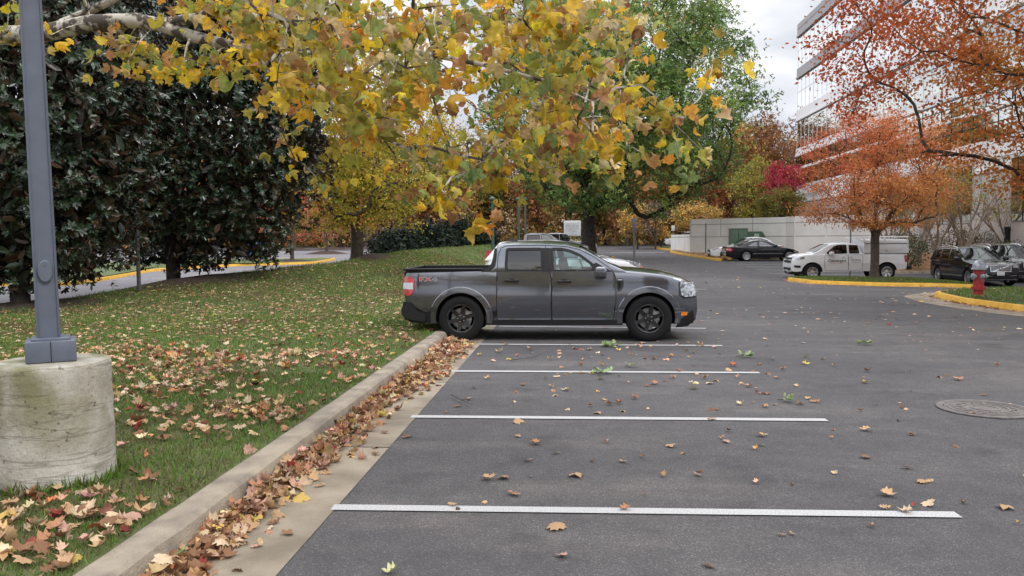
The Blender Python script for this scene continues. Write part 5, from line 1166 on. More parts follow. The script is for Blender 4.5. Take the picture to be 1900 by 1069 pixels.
p = AT(476, 480, 58); g = float(gz(p.x, 58)); o = thing('lamp_post', 'slim grey lamp post in the left lot beside the blue dumpster', 'lamp post', (p.x, 58, g)); q = MB(); q.tube([(0, 0, 0), (0, 0, 6.5)], [.07, .05], 8); q.build('pole', M_galv, o); q = MB(); q.lathe([(.22, 0), (.22, .35), (.18, .42)], 12); q.build('base', M_conc, o); q = MB(); q.box((.3, 0, 6.5), (.7, .3, .12), bev=.02); q.build('lamp_head', M_galv, o)
p = AT(258, 535, 21.2); o = thing('utility_post', 'short black post between the two dark magnolias at the lawn edge', 'post', (p.x, 21.2, float(lz(p.x, 21.2))-.1)); q = MB(); q.tube([(0, 0, 0), (0, 0, 2.2)], .055, 10); q.build('post', M_signb, o); q = MB(); q.lathe([(.06, 2.2), (.05, 2.25), (.001, 2.26)], 10); q.build('cap', M_signb, o)
# ------------------------------------------------------------------ vegetation
M_bark = mat('grey_brown_bark', (.045, .034, .026), .95, nscale=6, col2=(.10, .08, .065), bump=1, bscale=22)
M_barkd = mat('dark_bark', (.020, .016, .014), .95, nscale=6, col2=(.050, .040, .034), bump=.8, bscale=22)
M_barkt = mat('tan_smooth_bark', (.20, .15, .11), .8, nscale=4, col2=(.34, .28, .22), bump=.3, bscale=14)
def sycbark():
    m, t = newmat('mottled_sycamore_bark'); o = t.add('ShaderNodeOutputMaterial'); b = t.add('ShaderNodeBsdfPrincipled'); t.to(b.outputs[0], o.inputs[0]); b.inputs['Roughness'].default_value = .85
    tc = t.add('ShaderNodeTexCoord'); n = t.add('ShaderNodeTexNoise'); n.inputs['Scale'].default_value = 9; n.inputs['Detail'].default_value = 3; n.inputs['Distortion'].default_value = .8; t.to(tc.outputs['Object'], n.inputs['Vector'])
    r = t.add('ShaderNodeValToRGB'); t.to(n.outputs[0], r.inputs[0]); r.color_ramp.interpolation = 'CONSTANT'; e = r.color_ramp.elements
    e[0].position = 0; e[0].color = (.075, .06, .05, 1); e[1].position = .47; e[1].color = (.30, .27, .22, 1); k = e.new(.54); k.color = (.50, .47, .41, 1)
    t.to(r.outputs[0], b.inputs['Base Color']); return m
M_syc = sycbark()
L_thin = leafmat('autumn_leaf', .38, .55, .3)
L_green = leafmat('green_leaf', .30, .45, .4)
L_far = leafmat('distant_leaf', .25, .7, .2)
L_mag = leafmat('magnolia_leaf', .03, .30, .55, .15, back=(.050, .030, .016))
L_con = leafmat('conifer_spray', .08, .6, .3)
L_syc = leafmat('sycamore_leaf', .50, .55, .25, .34)
# ---- sycamore whose limb hangs into the picture from the left
sy = AT(-470, 300, 8.6); sbase = Vector((sy.x, sy.y, float(lz(sy.x, sy.y))-.05))
syc = thing('sycamore_tree', 'mottled sycamore limb with big yellow and brown lobed leaves hanging across the top', 'tree', sbase)
def W(px, py, Y): return np.array(AT(px, py, Y)-sbase)
t0 = [np.array((0, 0, 0.)), np.array((.05, .0, 1.)), np.array((.05, -.05, 2.0)), np.array((.1, -.15, 2.9)), np.array((.2, -.3, 3.3))]
la = [W(-300, 105, 7.9), W(-120, 80, 7.3), W(0, 66, 6.9), W(80, 62, 6.7), W(168, 43, 6.5), W(254, 38, 6.4), W(300, 47, 6.35), W(355, 67, 6.3), W(430, 85, 6.2), W(470, 95, 6.1), W(520, 108, 6.0), W(548, 120, 6.0), W(566, 150, 5.9), W(602, 180, 5.8), W(652, 228, 5.8), W(757, 277, 5.6)]
lb_ = [W(300, 43, 6.4), W(367, 33, 6.2), W(395, 20, 6.1), W(436, 16, 6.0), W(510, 50, 5.9), W(600, 82, 5.8), W(712, 82, 5.6), W(760, 93, 5.5), W(800, 102, 5.4), W(900, 121, 5.3), W(1010, 150, 5.2), W(1100, 190, 5.1)]
lc = [W(168, 20, 6.9), W(230, -10, 6.8), W(330, -60, 6.6), W(520, -70, 6.2), W(760, -40, 5.6), W(960, -20, 5.0), W(1100, -10, 4.6)]
nodes = t0+la; par0 = list(range(-1, len(nodes)-1))
ib = len(nodes); nodes = nodes+lb_; par0 += [len(t0)+5]+list(range(ib, ib+len(lb_)-1))
ic = len(nodes); nodes = nodes+lc; par0 += [len(t0)+3]+list(range(ic, ic+len(lc)-1))
idn = len(nodes); up_ = [np.array((.1, .1, 4.6)), np.array((.3, .4, 6.2)), np.array((.1, .8, 8.0))]; nodes = nodes+up_; par0 += [len(t0)-1]+list(range(idn, idn+2))
def inpoly(poly, n):
    P = np.array(poly, float); out = []
    lo, hi = P.min(0), P.max(0)
    while len(out) < n:
        q = rng.uniform(lo, hi); c = False
        for i in range(len(P)):
            a, b_ = P[i-1], P[i]
            if (a[1] > q[1]) != (b_[1] > q[1]) and q[0] < (b_[0]-a[0])*(q[1]-a[1])/(b_[1]-a[1])+a[0]: c = not c
        if c: out.append(q)
    return np.array(out)
tg = []
for poly, n, (d0, d1) in [([(450, 0), (1185, 0), (1195, 150), (1130, 325), (985, 335), (900, 400), (800, 385), (690, 310), (560, 235), (455, 110)], 620, (4.6, 7.4)),
        ([(90, 60), (300, 80), (430, 95), (430, 128), (330, 138), (240, 140), (100, 105)], 46, (5.9, 6.8)), ([(1100, 250), (1200, 230), (1335, 165), (1330, 185), (1300, 300), (1215, 335), (1130, 335)], 22, (4.9, 5.8)),
        ([(400, 105), (560, 130), (640, 250), (610, 330), (560, 290), (430, 180)], 18, (5.5, 6.5)), ([(770, 310), (1000, 320), (960, 350), (890, 385), (840, 395), (790, 380)], 34, (5.0, 6.0)),
        ([(330, 0), (480, 0), (470, 60), (420, 20)], 20, (5.6, 6.6)), ([(0, 0), (34, 0), (14, 130), (0, 135)], 6, (6.2, 6.8)), ([(-200, -260), (1250, -260), (1190, -10), (0, -10)], 90, (4.4, 7.5)), ([(520, 220), (600, 240), (600, 380), (545, 350)], 9, (5.5, 6.2)), ([(1265, 90), (1345, 90), (1340, 180), (1280, 180)], 5, (5., 5.4))]:
    q = inpoly(poly, n)
    for a in q:
        if ((a[0]-850)/75)**2+((a[1]-185)/50)**2 < 1 and rng.random() < .9: continue
        if ((a[0]-430)/50)**2+((a[1]-150)/30)**2 < 1: continue
        if a[1] > 185+(a[0]-560)*.42 and a[0] < 880 and rng.random() < (.45 if a[0] < 680 else .72): continue
        if 880 < a[0] < 1075 and a[1] > 318: continue
        if a[1] > 230 and rng.random() < .38: continue
        if noise.noise(Vector((a[0]*.011, a[1]*.014, 4))) < -.18 and a[1] > 60 and rng.random() < .75: continue
        tg.append(W(a[0], a[1], rng.uniform(d0, d1)))
tg = np.array(tg)
A = np.zeros((len(nodes)+len(tg)*40, 3)); n = len(nodes); A[:n] = nodes; par = list(par0); paths = []; tips = []
first = len(t0)+2
for i in np.argsort(np.linalg.norm(tg-nodes[len(t0)+8], axis=1)*.5+rng.random(len(tg))):
    t = tg[i]; d = np.linalg.norm(A[first:n]-t, axis=1); c = d+.8*np.maximum(0, A[first:n, 0]-t[0]); j = int(np.argmin(c))+first; p0 = A[j]; L = d[j-first]
    cc = (p0+t)/2+rng.normal(0, .10*L, 3)+np.array([0, 0, .10*L]); m = max(2, min(30, round(L/.16))); ids = [j]
    for k in range(1, m+1):
        u = k/m; A[n] = p0*(1-u)**2+2*cc*u*(1-u)+t*u*u; par.append(ids[-1]); ids.append(n); n += 1
    paths.append(ids); tips.append(ids[-1])
A = A[:n]; cnt = np.zeros(n)
for t in tips: cnt[t] += 1
for i in range(n-1, 0, -1): cnt[par[i]] += cnt[i]
rd = .0032*np.maximum(cnt, 1)**.44
mb = MB()
r_t = [.26, .22, .20, .19, .17]; mb.tube(t0, r_t, 14)
mb.tube([t0[-1]]+up_, [.17, .14, .11, .08], 10)
mb.tube([t0[-1]]+la, [.12]+list(np.interp(np.linspace(0, 1, len(la)), [0, .35, .6, 1], [.095, .058, .036, .010])), 12)
mb.tube([la[5]]+lb_, [.05]+list(np.interp(np.linspace(0, 1, len(lb_)), [0, .5, 1], [.042, .026, .008])), 10)
mb.tube([la[3]]+lc, [.05]+list(np.interp(np.linspace(0, 1, len(lc)), [0, .5, 1], [.035, .024, .010])), 10)
for kn, r_ in ((10, .045), (11, .04)): mb.tube([la[kn]+np.array((-.03, 0, .01)), la[kn], la[kn]+np.array((.04, 0, -.02))], [.015, r_, .015], 8)
for ids in paths:
    rr = np.minimum(rd[ids], .016); mb.tube(A[ids], rr, 4 if rr[1] > .006 else 3, cap=False)
mb.build('trunk', M_syc, syc, ang=60)
PAL_SYC = hexpal((3.4, 'b5ac52'), (3.4, 'd6b84a'), (2.8, 'e6c03a'), (2.4, '9aa05a'), (1.4, 'b98f5a'), (1.1, 'a07850'), (1.6, 'd6bf8e'), (.6, 'dc9f3e'), (1.0, '86965c'))
cen = []; dv = []
for ids in paths:
    cen.append(A[ids[-1]]); dv.append(A[ids[-1]]-A[ids[-2]])
    if len(ids) > 4: cen.append(A[ids[len(ids)//2]]); dv.append(A[ids[-1]]-A[ids[0]])
cen = np.array(cen); dv = unit(np.array(dv))*.7; dv[:, 2] -= .75
per = 6; nL = len(cen)*per; pos = np.repeat(cen, per, 0)+rng.normal(size=(nL, 3))*.075; pos[:, 2] -= .03
cc = jitter(pick(PAL_SYC, len(cen)), .1); col = np.repeat(cc, per, 0); k = rng.random(nL) < .45; col[k] = pick(PAL_SYC, int(k.sum()))
dd = np.repeat(dv, per, 0)+rng.normal(size=(nL, 3))*.55; nn = rng.normal(size=(nL, 3)); nn[:, 2] += .5
leafcloud('crown', pos, dd, nn, np.clip(rng.lognormal(-2.60, .30, nL), .040, .125), jitter(col, .16), SYCT[0], SYCT[1], L_syc, syc)
# ---- two magnolias
def magnolia(label, base, c, rad, nros, seed):
    o = thing('magnolia_tree', label, 'tree', base, 0, 'dark evergreen magnolias along the drive')
    P = envelope(c, rad, nros, 0, .66, -.42, .55); P = np.array(c)+(P-np.array(c))*(1+.20*fbm(P, .55, seed*5.)+.10*fbm(P, 1.5, seed*3.))[:, None]; P = P[P[:, 2] > .30+.8*np.clip(fbm(P, .5, 8.)+.15, 0, 1)]
    tp = [(0, 0, z) for z in np.linspace(-.1, c[2]+rad[2]*.8, 10)]
    A, par, paths, tips = skeleton(tp, P[rng.choice(len(P), 170, replace=False)], .5, -.05); rd = radii(A, par, tips, .012, .22); mb = MB(); limbs(mb, A, par, paths, rd, len(tp)); mb.build('trunk', M_barkd, o, ang=60)
    ax = unit((P-np.array(c))/np.array(rad)**1.2+rng.normal(size=P.shape)*.45+np.array([0, 0, .35])); per = 9
    a1 = unit(np.cross(ax, rng.normal(size=P.shape))); a2 = np.cross(ax, a1); th = np.tile(np.arange(per)*2*PI/per, len(P))+np.repeat(rng.random(len(P))*6, per)+rng.normal(0, .25, len(P)*per)
    R_ = lambda x: np.repeat(x, per, 0); out = R_(a1)*np.cos(th)[:, None]+R_(a2)*np.sin(th)[:, None]; tl = rng.uniform(.25, 1.1, (len(P)*per, 1))
    d = unit(out+R_(ax)*tl); nr = R_(ax)*1.0-out*tl*.8
    pos = R_(P)+R_(ax)*rng.uniform(-.09, .06, (len(P)*per, 1))
    col = jitter(np.repeat(pick([(4, (.022, .042, .020)), (2.5, (.036, .062, .034)), (1, (.050, .038, .022)), (.8, (.07, .085, .06))], len(P)), per, 0), .25)  # palest grey-green entry paints glints of the glossy leaves into their colour
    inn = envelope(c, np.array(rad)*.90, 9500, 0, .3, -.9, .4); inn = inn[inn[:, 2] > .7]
    pos = np.concatenate([pos, inn]); d = np.concatenate([d, rng.normal(size=inn.shape)]); nr = np.concatenate([nr, rng.normal(size=inn.shape)]); col = np.concatenate([col, np.tile((.016, .028, .012), (len(inn), 1))])  # inner filler leaves coloured darker, painting in the shade inside the crown
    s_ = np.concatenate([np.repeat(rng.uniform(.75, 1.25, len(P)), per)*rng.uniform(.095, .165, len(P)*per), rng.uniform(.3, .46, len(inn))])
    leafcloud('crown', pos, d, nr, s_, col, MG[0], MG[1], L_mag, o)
b1_ = AT(38, 562, 18.3); b1_.z = float(lz(b1_.x, b1_.y)); b2_ = AT(322, 520, 24.3); b2_.z = float(lz(b2_.x, b2_.y))
magnolia('huge dark glossy magnolia behind the slate lamp post, cut off by the left edge', b1_, (-.3, .5, 5.2), (3.5, 3.3, 5.6), 7600, 1)
magnolia('huge dark glossy magnolia whose foliage ends left of the yellow oak', b2_, (.55, .8, 5.6), (4.4, 3.7, 5.9), 9400, 2)
def mound(x, y, r, h, zf, name='mulch_bed', mt=M_mulch):
    V = [(x, y, zf(x, y)+h)]; Fs = []; n = 22
    for j, (u, hh) in enumerate(((.35, .85), (.7, .45), (1, 0), (1.08, -.08))):
        for k in range(n):
            a = 2*PI*k/n; rr = r*u*(1+.06*math.sin(3*a+x)+rng.normal(0, .02)); X, Y = x+rr*math.cos(a), y+rr*math.sin(a); V.append((X, Y, float(zf(X, Y))+h*hh+.01+rng.normal(0, .012)))
    Fs = [(0, 1+k, 1+(k+1) % n) for k in range(n)]+[(1+j*n+k, 1+(j+1)*n+k, 1+(j+1)*n+(k+1) % n, 1+j*n+(k+1) % n) for j in range(3) for k in range(n)]
    q = MB(); q.raw(V, Fs); tag(q.build(name, mt, ang=70), kind='structure')
mound(b2_.x+.3, b2_.y, 2.1, .10, lambda x, y: float(lz(x, y))); mound(b1_.x, b1_.y, 1.6, .08, lambda x, y: float(lz(x, y)))
# ---- big green oak beyond the bays
PG = hexpal((4, '667f42'), (3, '7a944c'), (2.4, '92a656'), (1.6, '486530'), (.9, 'a8ad50'), (.35, 'c0923f'))
gb = (1.05, 58.2, float(gz(1, 58))+.3)
tree('oak_tree', 'large spreading green oak with a thick dark trunk on the mulch island', gb, 5.2, .46, (2.0, 0, 11.4), (10.2, 8.5, 9.0), 680, 62, .31, (.62, .62, .38), PG, L_green, M_barkd, T=CL, inner=.30, gap=-.20, ns=.30, mid=1, twig=.02, step=.9, flat=.88, droop=-.05)
# ---- yellow oak on the lawn bank
PY = hexpal((3, 'aca03c'), (3, 'c6b244'), (2, '8f9138'), (2, 'd6c05a'), (1, '7d863c'), (.5, 'c08a3c'))
yb = AT(662, 478, 31.5); yb.z = float(lz(yb.x, yb.y))
tree('oak_tree', 'yellow olive oak with a stout dark trunk and mulch ring on the lawn', yb, 2.6, .24, (.1, 0, 4.6), (4.4, 4.2, 3.9), 430, 74, .125, (.30, .30, .17), PY, L_thin, M_bark, T=RH, inner=.25, gap=-.12, ns=.6, flat=.80, twig=.012, step=.5, droop=-.05, flare=1.3)
mound(yb.x+.15, yb.y, 1.35, .14, lambda x, y: float(lz(x, y)))
# ---- red tree on the kerbed island
def redcol(pos):
    u = np.clip((pos[:, 0]+2.8)/5.0+fbm(pos, .9, 2.)*.35, 0, 1)[:, None]; v = np.clip((pos[:, 2]-2.6)/3+fbm(pos, 1.3, 7.)*.4, 0, 1)[:, None]
    c = np.array(lin('c66848'))*(1-u)+np.array(lin('de9862'))*u; c = c*(.35+.65*v)+np.array(lin('c08a4a'))*(1-v)*.65; return c
rb = AT(1622, 503, 34.7); rb.z = float(gz(rb.x, rb.y))+.32
tree('red_maple', 'orange red autumn tree standing on the mulch mound of the kerbed island', rb, 1.6, .17, (.1, 0, 4.35), (3.6, 3.2, 2.95), 470, 74, .088, (.25, .25, .12), hexpal((1, 'b85a38')), L_thin, M_bark, T=RH, inner=.15, gap=-.05, ns=.8, flat=.72, twig=.007, step=.35, droop=.05, colfn=redcol, flare=1.35)
mound(rb.x+.1, rb.y, 1.2, .22, lambda x, y: float(gz(x, y))+.13)
# ---- orange brown tree whose crown enters from the right
def bcol(pos):
    u = np.clip((pos[:, 0]+6.2)/4.2+fbm(pos, .5, 4.)*.5, 0, 1)[:, None]; w_ = np.clip(fbm(pos, 1.2, 8.)+.5, 0, 1)[:, None]
    return (np.array(lin('b0562f'))*(1-u)+np.array(lin('b9883f'))*u)*(1-.4*w_)+np.array(lin('b85c26'))*.4*w_
bb = Vector((12.9, 17.8, 0)); bb.z = float(gz(bb.x, bb.y))+.28
tree('red_maple', 'rust and dark red tree whose branches reach in from the right edge', bb, 1.9, .18, (-.9, 0, 6.3), (7.2, 5.8, 4.2), 980, 68, .098, (.24, .24, .14), hexpal((1, 'a06030')), L_thin, M_barkd, T=RH, inner=.2, gap=-.06, ns=.5, flat=.90, twig=.006, step=.4, droop=.04, colfn=bcol)
# ---- multi-stemmed crape myrtles and shrubs by the building
PM = hexpal((2, '9c9a3a'), (2, 'b5843a'), (1, '7a8038'), (1, 'b8a040'))
def myrtle(px, Y, h, n, label, leaves=16):
    p = AT(px, 480, Y); g = float(gz(p.x, Y))+.3; o = thing('crape_myrtle', label, 'tree', (p.x, Y, g), 0, 'crape myrtles by the office wall'); mb = MB(); cs = []
    for s in range(n):
        a = 2*PI*s/n+rng.normal(0, .3); r = h*rng.uniform(.22, .42); P = [np.array((.12*math.cos(a), .12*math.sin(a), -.1))]
        for u in np.linspace(.2, 1, 6): P.append(np.array((math.cos(a)*r*u**1.5+rng.normal(0, .05), math.sin(a)*r*u**1.5+rng.normal(0, .05), h*.62*u)))
        mb.tube(P, np.linspace(.065, .032, 7), 6)
        for t in range(9):
            st = P[rng.integers(3, 7)]; e = st+np.array((rng.normal(0, .45)+math.cos(a)*.3, rng.normal(0, .45)+math.sin(a)*.3, rng.uniform(.5, 1)*h*.40)); m_ = (st+e)/2+rng.normal(0, .09, 3)
            mb.tube([st, m_, e], [.020, .013, .006], 4, cap=False); cs.append(e); cs.append(m_)
            for w2 in range(3): f_ = m_+(e-m_)*rng.random(); g2 = f_+np.array((rng.normal(0, .28), rng.normal(0, .28), rng.uniform(.1, .5))); mb.tube([f_, g2], [.008, .003], 3, cap=False); cs.append(g2)
    mb.build('trunk', M_barkt, o, ang=60); cs = np.array(cs); cs = cs[rng.random(len(cs)) < .45]; crown('crown', cs, leaves, (.16, .16, .10), .10, PM, RH, L_thin, o)
for px, Y, h, n, lb in ((1650, 47, 5.2, 6, 'tan stemmed crape myrtle behind the service pickup tailgate'), (1702, 45.0, 5.4, 7, 'bare tan stemmed crape myrtle left of the black suv'), (1738, 48.5, 5.6, 6, 'tan stemmed crape myrtle behind the rear of the black suv'), (1790, 46.5, 5.2, 7, 'sparse crape myrtle with spreading stems above the black suv windscreen'), (1872, 49, 4.8, 5, 'thin yellow leaved crape myrtle near the right edge vent')):
    myrtle(px, Y, h, n, lb)
def shrub(name, label, loc, r, h, n, pal, m=L_far, size=.10, T=RH, cat='shrub', group=None, shape='e', bark=M_barkd):
    o = thing(name, label, cat, loc, 0, group); P = envelope((0, 0, h*.5), (r, r, h*.5), n, 0, .45, -.25, 1.1, shape); P[:, 2] = np.maximum(P[:, 2], .08)
    mb = MB()
    for k in range(9):
        t = P[rng.integers(len(P))]; mb.tube([(0, 0, -.1), t*.5+np.array((0, 0, .1)), t], [.03, .018, .006], 4, cap=False)
    mb.build('stems', bark, o, ang=60); crown('foliage', P, 12, (.15, .15, .12), size, pal, T, m, o); return o
PS = hexpal((2, '6b5a3c'), (2, '5a5a38'), (1, '8a6a40'), (1, '4a4a30')); PSG = hexpal((2, '46543a'), (2, '59603c'), (1, '7a6a45'))
for px, Y, r, h, pal, lb in ((1684, 43.6, 1.0, 1.6, PSG, 'dark shrub just right of the service pickup tail light'), (1668, 50, 1.2, 1.7, PS, 'brownish shrub behind the crape myrtle stems'), (1765, 52, 1.5, 1.9, PS, 'twiggy brown shrub against the wall behind the black suv'), (1828, 51, 1.3, 1.7, PS, 'twiggy brown shrub under the right hand wall joint'), (1866, 47.5, .8, 1.1, PSG, 'small green shrub beneath the wall vent')):
    p = AT(px, 480, Y); shrub('shrub', lb, (p.x, Y, float(gz(p.x, Y))+.3), r, h, 170, pal)
PC = [(3, (.012, .022, .013)), (2, (.018, .032, .017)), (1, (.010, .016, .010))]
for px, Y, r, h, lb in ((738, 41, 1.55, 2.3, 'leftmost of the dark evergreen shrubs, right of the yellow oak trunk'), (800, 43, 1.8, 2.7, 'middle one of the dark evergreen shrubs behind the lawn crest'), (868, 46.5, 1.9, 3.2, 'tall dark evergreen shrub left of the nearest green lamp post')):
    p = AT(px, 460, Y); shrub('evergreen_shrub', lb, (p.x, Y, float(lz(p.x, Y))-.1), r, h, 520, PC, L_con, .22, CL, group='dark evergreen shrubs on the bank')
# ---- small trees of the left lot
PO = hexpal((3, 'c0603e'), (2, 'd0764e'), (1, 'a85838'), (.7, 'b08a4a')); PP = hexpal((2, 'c46a5c'), (2, 'b87a6a'), (1, 'c88a60')); PB = hexpal((1, '8a7466'), (1, '9a8878'))
lg = lambda x, y: float(gz(x, y))
for px, py, h, r, pal, per, lb in ((542, 489, 4.6, 2.9, PO, 26, 'orange red tree on a mulch mound right of the brown bollards'), (606, 471, 5.0, 3.2, PP, 20, 'pinkish red tree on a mulch mound just left of the yellow oak trunk'), (460, 474, 4.6, 2.6, PB, 6, 'nearly bare grey tree in front of the blue dumpster'), (547, 464.5, 5.2, 3.0, PP, 16, 'faded pink tree in the second row of the left lot'), (617, 463, 5.4, 3.0, PO, 16, 'distant orange tree behind the pinkish red tree'), (680, 461, 5, 3, PB, 8, 'far bare tree visible right of the yellow oak trunk')):
    p = G(px, py); tree('maple_tree', lb, (p.x, p.y, p.z+.1), 1.6, .13, (0, 0, h*.62), (r, r, h*.42), 110, per, .16, (.30, .30, .16), pal, L_thin, M_bark, group='small trees of the left lot', inner=.2, flat=.8, twig=.012, step=.5); mound(p.x, p.y, 1.9, .28, lg)
# ---- far island, trees behind the wall
PYE = hexpal((3, 'd6ac5c'), (2, 'e2be78'), (1, 'c2965a')); PYG = hexpal((3, 'aaa850'), (2, 'c2b25c'), (1, '8f9548'), (.6, 'bf9640')); PRD = hexpal((3, 'c4485a'), (2, 'd2606a'), (1, 'ac4048')); POL = hexpal((2, '6f6f35'), (2, '858040'), (1, '9a7a3a')); PBR = hexpal((2, 'a07048'), (2, 'ad8052'), (1, '8a5c3e'), (.6, 'b88a50')); PRU = hexpal((2, 'a4623f'), (1, 'b5774a'), (1, '85553c'))
def img_tree(label, pal, px, ytop, ybot, w_px, Y, per=30, size=.22, name='autumn_tree', nt=110, m=L_far, gap=-.12, ztr=None, **k):
    p = AT(px, 450, Y); g = lg(p.x, Y); zt, zb2 = AT(px, ytop, Y).z-g, AT(px, ybot, Y).z-g; zb2 = max(zb2, .5); r = w_px/2*Y/1500
    return tree(name, label, (p.x, Y, g), max(1.0, zb2*.9), max(.10, r*.05), (0, 0, (zt+zb2)/2), (r, r, (zt-zb2)/2), nt, per, size, (r*.13, r*.13, r*.08), pal, m, M_bark, twig=.018, step=.7, gap=gap, **k)
img_tree('small golden tree right of the black sign post', PYE, 1183, 376, 440, 70, 84)
img_tree('low golden tree on the far island beside the bare grey tree', PYE, 1226, 405, 441, 46, 86, nt=70)
img_tree('golden tree above the low left end of the pale wall', PYE, 1290, 372, 428, 92, 88)
img_tree('pale bare twiggy tree on the far island', PB, 1216, 372, 438, 62, 82, per=9)
img_tree('tall yellow green tree behind the pale wall', PYG, 1398, 283, 415, 96, 90, nt=190)
img_tree('crimson tree against the corner of the white building', PRD, 1450, 294, 385, 74, 86, nt=150)
img_tree('olive tree behind the pale wall, below the crimson tree', POL, 1447, 345, 420, 84, 82, nt=150)
img_tree('russet tree between the green oak and the yellow green tree', PRU, 1335, 300, 430, 70, 96, nt=150)
# ---- far woods
def copy_tree(o, loc, rz, s, label):
    r = o.copy(); COL.objects.link(r); r.location = loc; r.rotation_euler = (0, 0, rz); r.scale = (s, s, s); r['label'] = label
    for ch in o.children: c = ch.copy(); COL.objects.link(c); c.parent = r
    return r
WG = 'trees of the far woods'; protos = []
for nm, pal, lb, per in (('woodland_tree', PBR, 'brown leaved tree in the far woods', 34), ('woodland_tree', PRU, 'russet tree in the far woods', 34), ('woodland_tree', POL, 'olive green tree in the far woods', 36), ('woodland_tree', PB, 'bare grey tree in the far woods', 6), ('woodland_tree', PYE, 'golden tree in the far woods', 30)):
    o = tree(nm, lb, (0, 0, 0), 5.5, .22, (0, 0, 8.8), (3.3, 3.3, 6.2), 130, per, .46, (.6, .6, .5), pal, L_far, M_bark, group=WG, T=CL, inner=.15, gap=-.1, ns=.35, twig=.03, step=1.2); protos.append((o, lb))
used = set(); pos_ = []
for row, (Y0, dx) in enumerate(((100, 5.2), (108, 5.6), (117, 6.0))):
    x = -92+row*1.7
    while x < 36+row*3:
        pos_.append((x+rng.normal(0, .8), Y0+rng.normal(0, 1.6)-.05*(x+30)*0, row)); x += dx
for (x, y, row) in pos_:
    k = int(rng.choice(5, p=(.34, .22, .14, .20, .10))); o, lb = protos[k]; s = rng.uniform(.78, 1.12)*(1+.06*row)
    loc = (x, y, float(gz(x, min(y, 165)))-.1)
    if k not in used: o.location = loc; o.scale = (s, s, s); used.add(k)
    else: copy_tree(o, loc, rng.uniform(0, 6.28), s, lb)
nU = 13000; P = np.stack([rng.uniform(-95, 45, nU), rng.uniform(98, 120, nU), rng.random(nU)**1.4*7.5], 1); keep = fbm(P, .22, 5.) > -.5; P = P[keep]; P[:, 2] += gz(P[:, 0], P[:, 1])
# trees on the near side of the lot, behind the viewer: seen only as reflections
for k_, (x, y, s, rz) in enumerate(((-13, -13, 1.0, 0), (-1.5, -12, 1.0, 2), (8, -14, 1.1, 4))):
    o, lb = protos[(2, 2, 0)[k_]]; r = copy_tree(o, (x, y, -.1), rz, s, lb.replace('in the far woods', 'on the near side of the lot')); r['group'] = 'trees on the near side of the lot'
u = leafcloud('undergrowth', np.repeat(P, 5, 0)+rng.normal(size=(len(P)*5, 3))*.5, rng.normal(size=(len(P)*5, 3)), rng.normal(size=(len(P)*5, 3))+np.array((0, 0, .6)), rng.uniform(.3, .6, len(P)*5), jitter(np.repeat(pick(PBR+PS+PYE+PRU+POL+PYG, len(P)), 5, 0)*.9, .2), CL[0], CL[1], L_far); tag(u, kind='stuff')
for o_, lb in protos:
    if tuple(o_.location) == (0, 0, 0): o_.location = (-96, 112, 1)
# ------------------------------------------------------------------ grass
L_grass = leafmat('grass_blade', .30, .6, .25, .2)
def blades(name, x, y, zf, hmul=1., dist=None):
    n = len(x); z = zf(x, y); dist = np.hypot(x, y) if dist is None else dist; k = np.clip(dist/5.5, .8, 4.2)
    pos = np.stack([x, y, z-.006], 1); up = np.stack([rng.normal(0, .55, n), rng.normal(0, .55, n), np.ones(n)], 1)
    bare = fbm(np.stack([x, y, 0*x], 1), .9, 6.)*.7+fbm(np.stack([x, y, 0*x], 1), 3.1, 1.)*.35
    col = pick([(5, (.105, .20, .030)), (4, (.14, .235, .042)), (1.8, (.17, .20, .06)), (1.1, (.27, .23, .11)), (.8, (.06, .10, .024))], n)
    dry = pick([(1, (.20, .16, .08)), (1, (.15, .12, .06)), (1, (.12, .13, .045))], n); q = rng.random(n) < np.clip((bare-.02)*2.4+.9*np.exp(-(np.hypot(x-fx, y-fy)-fr)/.35), 0.03, .85); col = np.where(q[:, None], dry, col)
    T = np.array([(0, -.09, 0), (0, .09, 0), (.6, .05, .05), (1, 0, .22), (.6, -.05, .05)]); Tf = [(0, 1, 2, 4), (4, 2, 3, 3)]
    T = np.array([(0, -.085, 0), (0, .085, 0), (1, .0, .2)]); Tf = [(0, 1, 2)]
    o = leafcloud(name, pos, up, rng.normal(size=(n, 3)), rng.uniform(.028, .062, n)*hmul*k**.5, jitter(col, .22), T*np.array([1, 1, 1]), Tf, L_grass); tag(o, kind='stuff'); return o
xs, ys = [], []
for y0, y1, n in ((1.6, 5, 62000), (5, 9, 62000), (9, 16, 62000), (16, 36, 62000)):
    y = rng.uniform(y0, y1, n); x = KX-.01-rng.random(n)*np.minimum(np.interp(y, CY, KX-CXs)*1.02, .85*y+1.2+.0*y); k = (np.hypot(x-fx, y-fy) > fr*.99); xs.append(x[k]); ys.append(y[k])
y = rng.uniform(36, 56, 26000); xs.append(KX-.05-rng.random(26000)*np.interp(y, CY, KX-CXs)*1.05); ys.append(y)
x, y = np.concatenate(xs), np.concatenate(ys); blades('grass', x, y, lz)
